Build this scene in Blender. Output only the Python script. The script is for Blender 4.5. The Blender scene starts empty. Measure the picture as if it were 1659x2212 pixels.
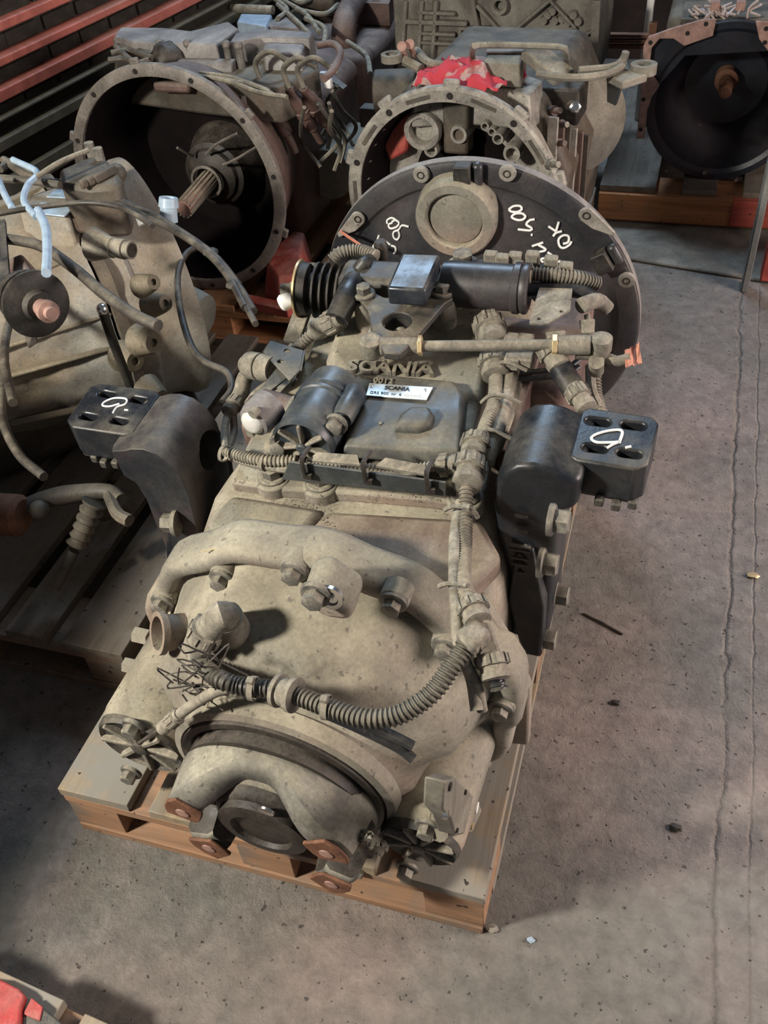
import bpy, bmesh, math, random, mathutils
from mathutils import Vector as V, Matrix
random.seed(7)
sc = bpy.context.scene
COL = sc.collection
PI = math.pi
# ------------------------------------------------------------ camera
CAM = V((0.538, -0.660, 1.631)); YAW, PITCH, ROLL = -0.357, 0.747, -0.098
FPX, CX, CY = 2000.0, 829.5, 1106.0
def cam_axes():
    f0 = V((math.sin(YAW), math.cos(YAW), 0)); r0 = V((math.cos(YAW), -math.sin(YAW), 0)); u0 = V((0, 0, 1))
    f = f0*math.cos(PITCH) - u0*math.sin(PITCH); u = u0*math.cos(PITCH) + f0*math.sin(PITCH)
    return r0*math.cos(ROLL) + u*math.sin(ROLL), u*math.cos(ROLL) - r0*math.sin(ROLL), f
CR, CU, CF = cam_axes()
cd = bpy.data.cameras.new('camera'); cam = bpy.data.objects.new('camera', cd); COL.objects.link(cam)
cd.sensor_fit = 'VERTICAL'; cd.sensor_height = 36.0; cd.lens = FPX/2212*36.0; cd.clip_start = 0.02
cam.matrix_world = Matrix(((CR.x, CU.x, -CF.x, CAM.x), (CR.y, CU.y, -CF.y, CAM.y), (CR.z, CU.z, -CF.z, CAM.z), (0, 0, 0, 1)))
sc.camera = cam
# ------------------------------------------------------------ world and lights
w = bpy.data.worlds.new('hall_light'); sc.world = w; w.use_nodes = True
w.node_tree.nodes['Background'].inputs[0].default_value = (0.80, 0.86, 1.0, 1)
w.node_tree.nodes['Background'].inputs[1].default_value = 0.10
def area(name, loc, aim, sx, sy, power, col):
    l = bpy.data.lights.new(name, 'AREA'); l.shape = 'RECTANGLE'; l.size = sx; l.size_y = sy; l.energy = power; l.color = col
    o = bpy.data.objects.new(name, l); COL.objects.link(o); o.location = loc
    o.rotation_euler = (V(aim)-V(loc)).to_track_quat('-Z', 'Y').to_euler(); return o
area('key_lamp', (-1.55, -1.15, 2.1), (0.1, 0.4, 0.3), 0.26, 0.26, 125, (1.0, 0.95, 0.85))
area('door_daylight', (3.0, 0.9, 1.35), (0.3, 0.2, 0.1), 1.5, 1.7, 118, (1.0, 0.86, 0.80))
area('skylight', (-0.9, 4.6, 4.4), (-0.2, 1.2, 0.4), 1.6, 1.0, 165, (0.55, 0.75, 1.0))
vs = sc.view_settings; vs.view_transform = 'Standard'; vs.look = 'None'; vs.exposure = 0.14; vs.gamma = 1.0
sc.display_settings.display_device = 'sRGB'
try: vs.use_curve_mapping = False
except Exception: pass

# ------------------------------------------------------------ frames: plain measuring helpers
class Frame:
    def __init__(s, o, ex, ey, ez): s.o, s.ex, s.ey, s.ez = V(o), V(ex), V(ey), V(ez)
    def w(s, q): return s.o + s.ex*q[0] + s.ey*q[1] + s.ez*q[2]
    def d(s, q): return s.ex*q[0] + s.ey*q[1] + s.ez*q[2]
    def loc(s, p): p = V(p)-s.o; return V((p.dot(s.ex), p.dot(s.ey), p.dot(s.ez)))
WF = Frame((0, 0, 0), (1, 0, 0), (0, 1, 0), (0, 0, 1))
def yawed(o, deg, el=0):
    a = math.radians(deg); e = math.radians(el)
    ey = V((math.sin(a)*math.cos(e), math.cos(a)*math.cos(e), math.sin(e))); ex = V((math.cos(a), -math.sin(a), 0))
    return Frame(o, ex, ey, ex.cross(ey))
GO, GC = V((.076, -.03, .351)), V((.112, 1.25, .457))
_ey = (GC-GO).normalized(); _ex = _ey.cross(V((0, 0, 1))).normalized()
GF = Frame(GO, _ex, _ey, _ex.cross(_ey))
def pick(fr, px, py, x=None, y=None, z=None):
    "measured picture point -> point of the frame lying at the given x, y or z of that frame"
    d = CF + CR*((px-CX)/FPX) - CU*((py-CY)/FPX)
    o = fr.loc(CAM); d = V((d.dot(fr.ex), d.dot(fr.ey), d.dot(fr.ez)))
    k, v = (0, x) if x is not None else (1, y) if y is not None else (2, z)
    return o + d*((v-o[k])/d[k])
def gz(px, py, h): return pick(GF, px, py, z=h)
def gy(px, py, h): return pick(GF, px, py, y=h)
def gx(px, py, h): return pick(GF, px, py, x=h)
def wz(px, py, h): return pick(WF, px, py, z=h)
def wy(px, py, h): return pick(WF, px, py, y=h)

# ------------------------------------------------------------ mesh builder
def perp(a):
    a = V(a).normalized(); t = V((0, 0, 1)) if abs(a.z) < .9 else V((1, 0, 0))
    u = a.cross(t).normalized(); return a, u, a.cross(u)
def spline(pts, step=0.006):
    P = [V(p) for p in pts]
    if len(P) == 2: P = [P[0], (P[0]+P[1])/2, P[1]]
    Q = [P[0]*2-P[1]] + P + [P[-1]*2-P[-2]]; out = []
    for i in range(1, len(Q)-2):
        a, b, c, d = Q[i-1:i+3]; n = max(2, int((c-b).length/step))
        for k in range(n):
            t = k/n
            out.append(((b*2) + (c-a)*t + (a*2-b*5+c*4-d)*t*t + (b*3-a-c*3+d)*t**3)*.5)
    out.append(P[-1]); return out
class MB:
    def __init__(s, fr=GF): s.v = []; s.f = []; s.fr = fr
    def add(s, vs, fs):
        n = len(s.v); s.v += [V(q) for q in vs]; s.f += [tuple(n+i for i in f) for f in fs]; return s
    def rings(s, R, c0=True, c1=True, close=False):
        n = len(R[0]); vs = [p for r in R for p in r]; fs = []
        m = len(R)
        for i in range(m if close else m-1):
            j = (i+1) % m
            for k in range(n):
                l = (k+1) % n; fs.append((i*n+k, i*n+l, j*n+l, j*n+k))
        if not close:
            if c0: fs.append(tuple(range(n-1, -1, -1)))
            if c1: fs.append(tuple((m-1)*n+k for k in range(n)))
        return s.add(vs, fs)
    def box(s, c, d, rot=0, axis='Z'):
        M = Matrix.Rotation(rot, 3, axis); h = [x/2 for x in d]; c = V(c)
        vs = [c + M @ V((i*h[0], j*h[1], k*h[2])) for i in (-1, 1) for j in (-1, 1) for k in (-1, 1)]
        return s.add(vs, [(0, 1, 3, 2), (4, 6, 7, 5), (0, 4, 5, 1), (2, 3, 7, 6), (0, 2, 6, 4), (1, 5, 7, 3)])
    def slab(s, p0, p1, wd, th, up=(0, 0, 1)):
        "bar of width wd, thickness th from p0 to p1, up = thickness direction"
        p0, p1 = V(p0), V(p1); a = (p1-p0).normalized(); sd = a.cross(V(up)).normalized(); u = sd.cross(a)
        R = [[p + sd*(i*wd/2) + u*(j*th/2) for i, j in ((-1, -1), (1, -1), (1, 1), (-1, 1))] for p in (p0, p1)]
        return s.rings(R)
    def prism(s, pts, vec):
        vec = V(vec); P = [V(p) for p in pts]; return s.rings([P, [p+vec for p in P]])
    def cyl(s, p0, p1, r0, r1=None, n=24, c0=True, c1=True):
        p0, p1 = V(p0), V(p1); r1 = r0 if r1 is None else r1; a, u, v = perp(p1-p0)
        R = [[p + u*(r*math.cos(2*PI*k/n)) + v*(r*math.sin(2*PI*k/n)) for k in range(n)] for p, r in ((p0, r0), (p1, r1))]
        return s.rings(R, c0, c1)
    def lathe(s, o, ax, prof, n=40, close=False, c0=False, c1=False, a0=0, sq=None):
        o = V(o); a, u, v = perp(ax)
        R = []
        for t, r in prof: R.append([o + a*t + u*(r*math.cos(2*PI*k/n+a0)) + v*(r*math.sin(2*PI*k/n+a0)) for k in range(n)])
        return s.rings(R, c0, c1, close)
    def tube(s, pts, r, n=10, step=0.008, sp=True, caps=True):
        P = spline(pts, step) if sp else [V(p) for p in pts]
        m = len(P); R = []; t0 = (P[1]-P[0]).normalized(); _, u, _v = perp(t0)
        for i, p in enumerate(P):
            t = (P[min(i+1, m-1)]-P[max(i-1, 0)]).normalized(); u = (u - t*u.dot(t)).normalized(); v = t.cross(u)
            rr = r(i/(m-1)) if callable(r) else r
            R.append([p + u*(rr*math.cos(2*PI*k/n)) + v*(rr*math.sin(2*PI*k/n)) for k in range(n)])
        return s.rings(R, caps, caps)
    def hose(s, pts, r, pitch=0.0065, depth=0.0022, n=12):
        "corrugated conduit"
        P = spline(pts, 0.003); L = [0]
        for a, b in zip(P, P[1:]): L.append(L[-1]+(b-a).length)
        Q, rr, i, k = [], [], 0, 0; st = pitch/4; d = 0
        while d < L[-1]:
            while L[i+1] < d: i += 1
            t = (d-L[i])/(L[i+1]-L[i]); Q.append(P[i].lerp(P[i+1], t)); rr.append(r if k % 4 < 2 else r-depth); k += 1; d += st
        m = len(Q); return s.tube(Q, lambda t: rr[min(m-1, int(round(t*(m-1))))], n, sp=False)
    def bolt(s, o, ax, r, h, wash=1.45, n=6, a0=0.3):
        o = V(o); a = V(ax).normalized()
        s.lathe(o, a, [(0, r*wash), (h*.22, r*wash), (h*.3, r*wash*.9)], 16, c0=True, c1=True)
        s.lathe(o, a, [(h*.3, r*.98), (h*.34, r), (h*.93, r), (h, r*.84)], n, c1=True, a0=a0); return s
    def ball(s, c, r, n=12, m=8, sc_=(1, 1, 1)):
        c = V(c); R = []
        for i in range(1, m): 
            t = PI*i/m; R.append([c + V((r*math.sin(t)*math.cos(2*PI*k/n)*sc_[0], r*math.sin(t)*math.sin(2*PI*k/n)*sc_[1], r*math.cos(t)*sc_[2])) for k in range(n)])
        return s.rings(R)
    def jitter(s, a):
        for v in s.v: v += V((random.uniform(-a, a), random.uniform(-a, a), random.uniform(-a, a)))
        return s
WORLD = {}
def wloc(o): return WORLD.get(o.name, V((0, 0, 0)))
def place(o, loc, parent):
    WORLD[o.name] = V(loc); 
    if parent is not None: o.parent = parent; o.location = V(loc)-wloc(parent)
    else: o.location = V(loc)
def thing(name, label, cat, loc, group=None):
    o = bpy.data.objects.new(name, None); COL.objects.link(o); place(o, loc, None); o.empty_display_size = .05
    o['label'] = label; o['category'] = cat
    if group: o['group'] = group
    return o
def tag(o, label, cat, group=None):
    o['label'] = label; o['category'] = cat
    if group: o['group'] = group
    return o
def part(name, mb, m, parent=None, bev=0, seg=2, ang=38, label=None, cut=None, sub=0, base=None, recalc=True):
    P = [mb.fr.w(q) for q in mb.v]
    lo = V([min(p[i] for p in P) for i in range(3)]); hi = V([max(p[i] for p in P) for i in range(3)])
    c = (lo+hi)/2
    if base == 'floor': c.z = lo.z
    me = bpy.data.meshes.new(name); me.from_pydata([p-c for p in P], [], mb.f)
    bm = bmesh.new(); bm.from_mesh(me)
    if recalc: bmesh.ops.recalc_face_normals(bm, faces=bm.faces)
    bm.to_mesh(me); bm.free()
    o = bpy.data.objects.new(name, me); COL.objects.link(o); place(o, c, parent)
    if cut is not None:
        Q = [cut.fr.w(q) for q in cut.v]; cm = bpy.data.meshes.new('cutter'); cm.from_pydata([q-c for q in Q], [], cut.f)
        bm = bmesh.new(); bm.from_mesh(cm); bmesh.ops.recalc_face_normals(bm, faces=bm.faces); bm.to_mesh(cm); bm.free()
        co = bpy.data.objects.new('cutter', cm); COL.objects.link(co); co.parent = parent; co.location = o.location
        bo = o.modifiers.new('b', 'BOOLEAN'); bo.operation = 'DIFFERENCE'; bo.solver = 'EXACT'; bo.object = co; bo.use_self = True
        dg = bpy.context.evaluated_depsgraph_get(); dg.update()
        nm = bpy.data.meshes.new_from_object(o.evaluated_get(dg)); o.modifiers.clear()
        if len(nm.polygons) > 3: o.data = nm; nm.name = name; me = nm
        bpy.data.objects.remove(co)
    me.materials.clear()
    me.materials.append(m)
    me.polygons.foreach_set('use_smooth', [True]*len(me.polygons))
    me.set_sharp_from_angle(angle=math.radians(ang))
    if bev:
        b = o.modifiers.new('bevel', 'BEVEL'); b.width = bev; b.segments = seg; b.limit_method = 'ANGLE'; b.angle_limit = math.radians(ang); b.harden_normals = False
    if sub:
        ss = o.modifiers.new('sub', 'SUBSURF'); ss.levels = ss.render_levels = sub
    if label: o['label'] = label
    return o
def each(name, mbs, m, parent, **k): return [part(name, b, m, parent, **k) for b in mbs]
def struct(name, mb, m, **k):
    o = part(name, mb, m, None, **k); o['kind'] = 'structure'; return o

# ------------------------------------------------------------ materials
def nodes(name):
    m = bpy.data.materials.new(name); m.use_nodes = True; nt = m.node_tree; return m, nt, nt.nodes['Principled BSDF']
def N(nt, t, **k):
    n = nt.nodes.new(t)
    for a, b in k.items():
        if a.startswith('i_'):
            key = a[2:]; n.inputs[int(key) if key.isdigit() else key].default_value = b
        else: setattr(n, a, b)
    return n
def rgba(c): return (c[0], c[1], c[2], 1)
def ramp(nt, src, a, b, ca=(0, 0, 0, 1), cb=(1, 1, 1, 1)):
    r = N(nt, 'ShaderNodeValToRGB'); e = r.color_ramp.elements; e[0].position = a; e[1].position = b; e[0].color = ca; e[1].color = cb
    nt.links.new(src, r.inputs[0]); return r.outputs[0]
def mix(nt, f, a, b, mode='MIX'):
    x = N(nt, 'ShaderNodeMix', data_type='RGBA', blend_type=mode)
    for i, s in ((0, f), (6, a), (7, b)):
        if hasattr(s, 'links'): nt.links.new(s, x.inputs[i])
        else: x.inputs[i].default_value = s if i == 0 else rgba(s)
    return x.outputs[2]
def math_(nt, op, a, b):
    x = N(nt, 'ShaderNodeMath', operation=op, use_clamp=(op != 'SUBTRACT'))
    for i, s in ((0, a), (1, b)):
        if hasattr(s, 'links'): nt.links.new(s, x.inputs[i])
        else: x.inputs[i].default_value = s
    return x.outputs[0]
def noise(nt, vec, scale, detail=5, rough=.6, dist=0):
    n = N(nt, 'ShaderNodeTexNoise', i_Scale=scale, i_Detail=detail, i_Roughness=rough, i_Distortion=dist); nt.links.new(vec, n.inputs['Vector']); return n.outputs['Fac']
def dusty(name, base, dust=(.30, .26, .19), amt=.6, rough=.45, metal=0.0, scale=9, bump=.25, low=.0, spots=.5, alt=None, altamt=.5):
    "base coat under settled dust: thicker on faces that look up, patchy by noise, with small dark oil spots"
    m, nt, P = nodes(name); L = nt.links.new
    tc = N(nt, 'ShaderNodeTexCoord').outputs['Object']
    g = N(nt, 'ShaderNodeNewGeometry'); sx = N(nt, 'ShaderNodeSeparateXYZ'); L(g.outputs['Normal'], sx.inputs[0])
    up = N(nt, 'ShaderNodeMapRange', i_1=-.2, i_2=.95, i_3=low, i_4=1.0); L(sx.outputs['Z'], up.inputs[0])
    n1 = noise(nt, tc, scale, 6, .62); n2 = noise(nt, tc, scale*7, 4, .7); n3 = noise(nt, tc, 160, 3, .8)
    f = math_(nt, 'MULTIPLY', up.outputs[0], ramp(nt, n1, .5-amt*.55, .78-amt*.55))
    f = math_(nt, 'MULTIPLY', f, ramp(nt, n2, .18, .55, (.55, .55, .55, 1)))
    f = math_(nt, 'MULTIPLY', f, min(1, .35+amt))
    b = base
    if alt is not None: b = mix(nt, math_(nt, 'MULTIPLY', ramp(nt, noise(nt, tc, scale*.6, 4, .6, .4), .45, .62), altamt), base, alt)
    d = mix(nt, ramp(nt, noise(nt, tc, scale*1.7, 3, .6), .35, .65), [c*.78 for c in dust], [min(1, c*1.12) for c in dust])
    c = mix(nt, f, b, d)
    sp = math_(nt, 'MULTIPLY', ramp(nt, noise(nt, tc, 75, 2, .5), .66, .70), spots)
    c = mix(nt, sp, c, [x*.35 for x in base])
    c = mix(nt, .45, c, n3, 'OVERLAY')
    gr = ramp(nt, noise(nt, tc, scale*.9, 7, .68, .6), .40, .64, (.50, .48, .46, 1), (1.12, 1.11, 1.08, 1)); c = mix(nt, .75, c, gr, 'MULTIPLY')
    L(c, P.inputs['Base Color'])
    rr = N(nt, 'ShaderNodeMapRange', i_3=rough, i_4=.92); L(f, rr.inputs[0]); L(rr.outputs[0], P.inputs['Roughness'])
    if metal:
        mr = N(nt, 'ShaderNodeMapRange', i_3=metal, i_4=0.0); L(f, mr.inputs[0]); L(mr.outputs[0], P.inputs['Metallic'])
    P.inputs['Specular IOR Level'].default_value = .4
    h = math_(nt, 'ADD', math_(nt, 'MULTIPLY', n2, .5), math_(nt, 'MULTIPLY', n3, .35))
    bp = N(nt, 'ShaderNodeBump', i_Strength=bump, i_Distance=.003); L(h, bp.inputs['Height']); L(bp.outputs[0], P.inputs['Normal'])
    return m
def plain(name, col, rough=.5, metal=0, var=.2, scale=40):
    m, nt, P = nodes(name); tc = N(nt, 'ShaderNodeTexCoord').outputs['Object']
    c = mix(nt, ramp(nt, noise(nt, tc, scale), .3, .7), [x*(1-var) for x in col], [min(1, x*(1+var)) for x in col]); nt.links.new(c, P.inputs['Base Color'])
    P.inputs['Roughness'].default_value = rough; P.inputs['Metallic'].default_value = metal; return m
def wood(name, axis, col=(.30, .19, .105), dark=(.13, .085, .05), dirt=.5, dirtcol=(.16, .135, .105)):
    m, nt, P = nodes(name); L = nt.links.new; tc = N(nt, 'ShaderNodeTexCoord').outputs['Object']
    oi = N(nt, 'ShaderNodeObjectInfo'); av = N(nt, 'ShaderNodeVectorMath', operation='ADD'); L(tc, av.inputs[0])
    mm = N(nt, 'ShaderNodeCombineXYZ'); L(oi.outputs['Random'], mm.inputs[0]); L(oi.outputs['Random'], mm.inputs[2]); L(mm.outputs[0], av.inputs[1])
    mp = N(nt, 'ShaderNodeMapping'); s = [42, 42, 42]; s['XYZ'.index(axis)] = 2.2; mp.inputs['Scale'].default_value = s; L(av.outputs[0], mp.inputs[0])
    n1 = noise(nt, mp.outputs[0], 1.0, 6, .65, .5); n2 = noise(nt, av.outputs[0], 9, 5, .65); n3 = noise(nt, av.outputs[0], 60, 2, .5)
    c = mix(nt, ramp(nt, n1, .35, .68), dark, col)
    c = mix(nt, math_(nt, 'MULTIPLY', ramp(nt, n2, .62-dirt*.3, .8-dirt*.3), min(1, dirt*1.5)), c, dirtcol)
    c = mix(nt, ramp(nt, n3, .69, .72), c, (.03, .022, .018))
    L(c, P.inputs['Base Color']); P.inputs['Roughness'].default_value = .85
    bp = N(nt, 'ShaderNodeBump', i_Strength=.35, i_Distance=.003); L(n1, bp.inputs['Height']); L(bp.outputs[0], P.inputs['Normal']); return m
def concrete():
    m, nt, P = nodes('concrete'); L = nt.links.new; tc = N(nt, 'ShaderNodeTexCoord').outputs['Object']
    sx = N(nt, 'ShaderNodeSeparateXYZ'); L(tc, sx.inputs[0])
    nb = noise(nt, tc, 1.6, 3, .5)
    side = N(nt, 'ShaderNodeMapRange', i_1=-.05, i_2=.75, i_3=0, i_4=1); L(math_(nt, 'ADD', sx.outputs[0], nb), side.inputs[0])
    tone = mix(nt, ramp(nt, nb, .38, .62), (.235, .225, .195), (.275, .255, .225))
    pink = mix(nt, ramp(nt, noise(nt, tc, 5, 4), .4, .6), (.34, .275, .24), (.40, .33, .285))
    n0 = noise(nt, tc, 2.3, 5, .6); c = mix(nt, ramp(nt, n0, .42, .66), tone, pink)
    mid = noise(nt, tc, 24, 7, .72, .3); c = mix(nt, .5, c, ramp(nt, mid, .32, .68, (.22, .22, .22, 1), (.78, .78, .78, 1)), 'OVERLAY')
    pit = ramp(nt, noise(nt, tc, 62, 3, .55), .655, .70); c = mix(nt, math_(nt, 'MULTIPLY', pit, .75), c, (.045, .038, .032))
    # worn seam along the floor: two narrow dark cracks
    wob = noise(nt, tc, 6, 6, .7)
    def seam(x0, wd, amp):
        a = math_(nt, 'MULTIPLY', wob, amp); b = N(nt, 'ShaderNodeMath', operation='ADD'); L(sx.outputs[0], b.inputs[0]); L(a, b.inputs[1])
        d = N(nt, 'ShaderNodeMath', operation='SUBTRACT'); L(b.outputs[0], d.inputs[0]); d.inputs[1].default_value = x0
        e = N(nt, 'ShaderNodeMath', operation='ABSOLUTE'); L(d.outputs[0], e.inputs[0]); 
        return ramp(nt, e.outputs[0], 0, wd, (1, 1, 1, 1), (0, 0, 0, 1))
    s1 = seam(.80, .0065, .05); s2 = seam(.845, .004, .03)
    s = math_(nt, 'MULTIPLY', math_(nt, 'ADD', s1, math_(nt, 'MULTIPLY', s2, .6)), ramp(nt, noise(nt, tc, 4, 4), .3, .5))
    c = mix(nt, math_(nt, 'MULTIPLY', s, .42), c, (.07, .055, .045))
    # oily stain round the stored units
    st = ramp(nt, noise(nt, tc, 3.1, 5, .6), .6, .72); c = mix(nt, math_(nt, 'MULTIPLY', st, .35), c, (.12, .09, .07))
    L(c, P.inputs['Base Color']); P.inputs['Roughness'].default_value = .82
    vo = N(nt, 'ShaderNodeTexNoise', i_Scale=34, i_Detail=9, i_Roughness=.74, i_Distortion=.15); L(tc, vo.inputs['Vector'])
    h = math_(nt, 'SUBTRACT', math_(nt, 'ADD', math_(nt, 'MULTIPLY', vo.outputs['Fac'], .8), math_(nt, 'MULTIPLY', noise(nt, tc, 9, 4), .5)), math_(nt, 'ADD', math_(nt, 'MULTIPLY', pit, .15), math_(nt, 'MULTIPLY', s, .5)))
    bp = N(nt, 'ShaderNodeBump', i_Strength=1.0, i_Distance=.03); L(h, bp.inputs['Height']); L(bp.outputs[0], P.inputs['Normal']); return m
TAN = (.36, .325, .24)
M = dict(
    floor=concrete(),
    cast=dusty('dusty_cast_housing', (.25, .235, .205), TAN, .66, .5, 0, 4, .35, .12, .6, alt=(.27, .16, .125), altamt=.6),
    armdust=dusty('arm_paint_dusty', (.028, .031, .037), (.27, .235, .18), .30, .36, 0, 8, .3, .08, .15, alt=(.10, .06, .055), altamt=.5),
    boxblk=dusty('blue_black_box', (.022, .028, .038), (.24, .21, .16), .14, .3, 0, 16, .08, .1, .1),
    castr=dusty('brown_stained_cast', (.25, .175, .14), TAN, .42, .5, 0, 5, .35, .1, .7, alt=(.17, .16, .13), altamt=.7),
    cast_grey=dusty('grey_cast_alloy', (.15, .145, .13), (.33, .29, .21), .6, .5, 0, 8, .3, .2, .4),
    cover=dusty('dark_cover_paint', (.045, .055, .062), (.30, .265, .19), .33, .34, 0, 6, .15, .1, .2),
    black=dusty('black_paint', (.016, .019, .025), (.26, .225, .16), .16, .33, 0, 9, .25, .05, .1),
    pan=dusty('satin_black_pan', (.030, .032, .038), (.22, .19, .15), .18, .34, 0, 5, .08, .1, .1, alt=(.075, .06, .062), altamt=.6),
    blackdusty=dusty('black_paint_dusty', (.03, .032, .035), (.29, .25, .18), .34, .4, 0, 11, .35, .15, .2),
    cylp=dusty('blue_black_cylinder', (.04, .055, .07), (.28, .25, .18), .2, .3, 0, 8, .1, .1, .1),
    dustp=dusty('dust_caked_plastic', (.10, .10, .095), (.36, .32, .245), .62, .6, 0, 20, .25, .45, .2),
    hose=dusty('conduit_plastic', (.05, .048, .044), (.33, .29, .22), .62, .45, 0, 14, .1, .25, .1),
    cable=dusty('old_black_cable', (.04, .034, .03), (.22, .19, .14), .25, .45, 0, 14, .1, .1, .1),
    bellin=plain('shaded_black_inside', (.006, .004, .004), .9, 0, .5, 9),  # near-black colour stands in for the shade inside the open bells
    hoseb=dusty('conduit_black', (.02, .02, .02), (.28, .25, .19), .35, .35, 0, 8, .1, .15, .1),
    steel=dusty('dusty_steel', (.24, .23, .21), (.36, .32, .24), .7, .4, .6, 15, .2, .3, .3),
    bolt=dusty('bolt_steel', (.16, .16, .155), (.34, .30, .22), .5, .4, .5, 25, .2, .2, .2),
    shiny=plain('bright_machined_steel', (.80, .79, .76), .22, 1.0, .06),
    white=plain('white_paint_pen', (.75, .75, .72), .6, 0, .05),
    cap_glint=plain('white_cap_and_glint', (.78, .76, .72), .5, 0, .08),  # white for plastic caps, and for the glint on one port plug
    rust=dusty('rusty_machined_face', (.16, .065, .035), (.24, .12, .07), .5, .6, 0, 20, .4, .3, .4),
    rustl=plain('rust_pink_steel', (.33, .20, .16), .6, .1, .35),
    grease=dusty('dark_greasy_steel', (.022, .019, .016), (.12, .10, .08), .4, .4, 0, 20, .4, .1, .1),
    yoke=dusty('yoke_painted_iron', (.15, .15, .145), (.35, .32, .245), .52, .5, 0, 12, .3, .1, .6, alt=(.03, .025, .022), altamt=.8),
    brass=plain('yellow_zinc', (.52, .40, .22), .4, .4, .2),
    rubber=dusty('black_rubber', (.017, .016, .015), (.16, .14, .11), .3, .5, 0, 20, .2, .1, .1),
    plate=plain('aluminium_nameplate', (.52, .54, .52), .42, .5, .12, 60),
    plateblk=plain('nameplate_black', (.02, .02, .02), .5),
    wx=wood('pallet_wood_x', 'X', (.36, .20, .11), (.20, .11, .06), .5), wyy=wood('pallet_wood_y', 'Y', (.33, .25, .15), (.18, .135, .09), .85, (.21, .19, .155)),
    wdarkx=wood('old_pallet_x', 'X', (.22, .14, .085), (.10, .07, .045), .6), wdarky=wood('old_pallet_y', 'Y', (.19, .15, .11), (.09, .07, .05), .7),
    wor=wood('orange_pallet_wood', 'X', (.48, .22, .085), (.28, .12, .05), .35, (.20, .13, .08)),
    wory=wood('orange_pallet_wood_y', 'Y', (.42, .20, .08), (.22, .11, .05), .5, (.20, .13, .08)),
    wred=wood('red_painted_wood', 'X', (.50, .10, .07), (.30, .06, .04), .3, (.2, .08, .05)),
    whitecast=dusty('pale_silver_housing', (.33, .35, .34), (.28, .22, .15), .5, .42, 0, 3.5, .25, .3, .5, alt=(.22, .17, .11), altamt=.85),
    palecast2=dusty('stained_pale_housing', (.20, .175, .13), (.30, .25, .17), .45, .5, 0, 5, .3, .2, .5, alt=(.11, .085, .055), altamt=.7),
    drum=dusty('pale_grey_drum', (.27, .28, .25), (.26, .23, .17), .5, .45, 0, 3, .1, .3, .3),
    darkcast=dusty('dark_oily_cast', (.075, .068, .058), (.19, .165, .12), .4, .42, 0, 8, .4, .2, .3, alt=(.13, .07, .045), altamt=.4),
    redcast=dusty('brown_painted_cast', (.12, .065, .055), (.24, .19, .16), .5, .4, 0, 7, .3, .2, .3),
    inner=dusty('bell_inside_dark', (.012, .009, .008), (.05, .035, .028), .3, .5, 0, 8, .3, .1, .1),
    rim=dusty('bell_rim_alloy', (.16, .14, .125), (.30, .27, .23), .45, .38, .3, 14, .3, .2, .4),
    alu=dusty('scraped_alloy', (.33, .31, .28), (.40, .37, .31), .5, .36, .35, 18, .35, .3, .7),
    silver=dusty('silver_covers', (.22, .21, .21), (.33, .30, .27), .5, .3, .2, 6, .2, .2, .3),
    block=dusty('grey_engine_block', (.17, .165, .145), (.26, .235, .19), .6, .6, 0, 7, .3, .4, .3),
    navy=dusty('navy_black_bell', (.012, .017, .026), (.045, .045, .05), .4, .3, 0, 4, .08, .1, .1, alt=(.045, .018, .018), altamt=.6),
    reddust=dusty('red_paint_dusty', (.42, .065, .05), (.36, .22, .17), .3, .5, 0, 12, .2, .2, .4),
    slat=dusty('faded_red_steel', (.60, .17, .13), (.42, .26, .20), .35, .45, 0, 3, .1, .1, .3),
    slatg=dusty('grey_green_steel', (.13, .125, .095), (.17, .155, .115), .5, .5, 0, 3, .1, .2, .3),
    dark=dusty('dark_sheet', (.035, .033, .028), (.07, .062, .048), .5, .7, 0, 12, .4, .3, .3),
    wallb=dusty('dark_brown_wall', (.055, .04, .034), (.08, .06, .05), .3, .8, 0, 4, .2, .3, .3),  # even dark brown for the back wall
    redpaint=dusty('chipped_red_paint', (.46, .045, .04), (.42, .22, .19), .25, .4, 0, 8, .1, .1, .4),
    straw=plain('dry_straw', (.55, .45, .25), .8),
    lens=plain('lens_glint', (.78, .76, .70), .25, .35, .05),  # pale colour stands in for a flash reflected in the lens
    wire=plain('pale_wire', (.42, .33, .29), .5), bluewire=plain('grey_blue_pipe', (.33, .42, .50), .35),
    post=dusty('grey_painted_post', (.20, .21, .20), (.26, .25, .22), .3, .45, 0, 5, .1, .2, .2),
    orange=plain('orange_strap', (.50, .22, .14), .7, 0, .25),
    redband=plain('red_string', (.55, .20, .13), .7, 0, .2),
)
def cloth_mat():
    m, nt, P = nodes('red_white_rag'); tc = N(nt, 'ShaderNodeTexCoord').outputs['Object']
    v = N(nt, 'ShaderNodeTexVoronoi', i_Scale=13); nt.links.new(tc, v.inputs['Vector'])
    c = mix(nt, ramp(nt, noise(nt, tc, 15, 2, .5, .5), .50, .54), (.50, .045, .06), (.46, .30, .25))
    c = mix(nt, ramp(nt, noise(nt, tc, 12, 4), .6, .66), c, (.38, .12, .11)); nt.links.new(c, P.inputs['Base Color'])
    P.inputs['Roughness'].default_value = .9; return m
M['rag'] = cloth_mat()
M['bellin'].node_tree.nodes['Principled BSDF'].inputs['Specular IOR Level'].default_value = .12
#==SETTING==
struct('floor', MB(WF).box((0, 1.6, -.05), (7, 8.4, .1)), M['floor'])
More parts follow.
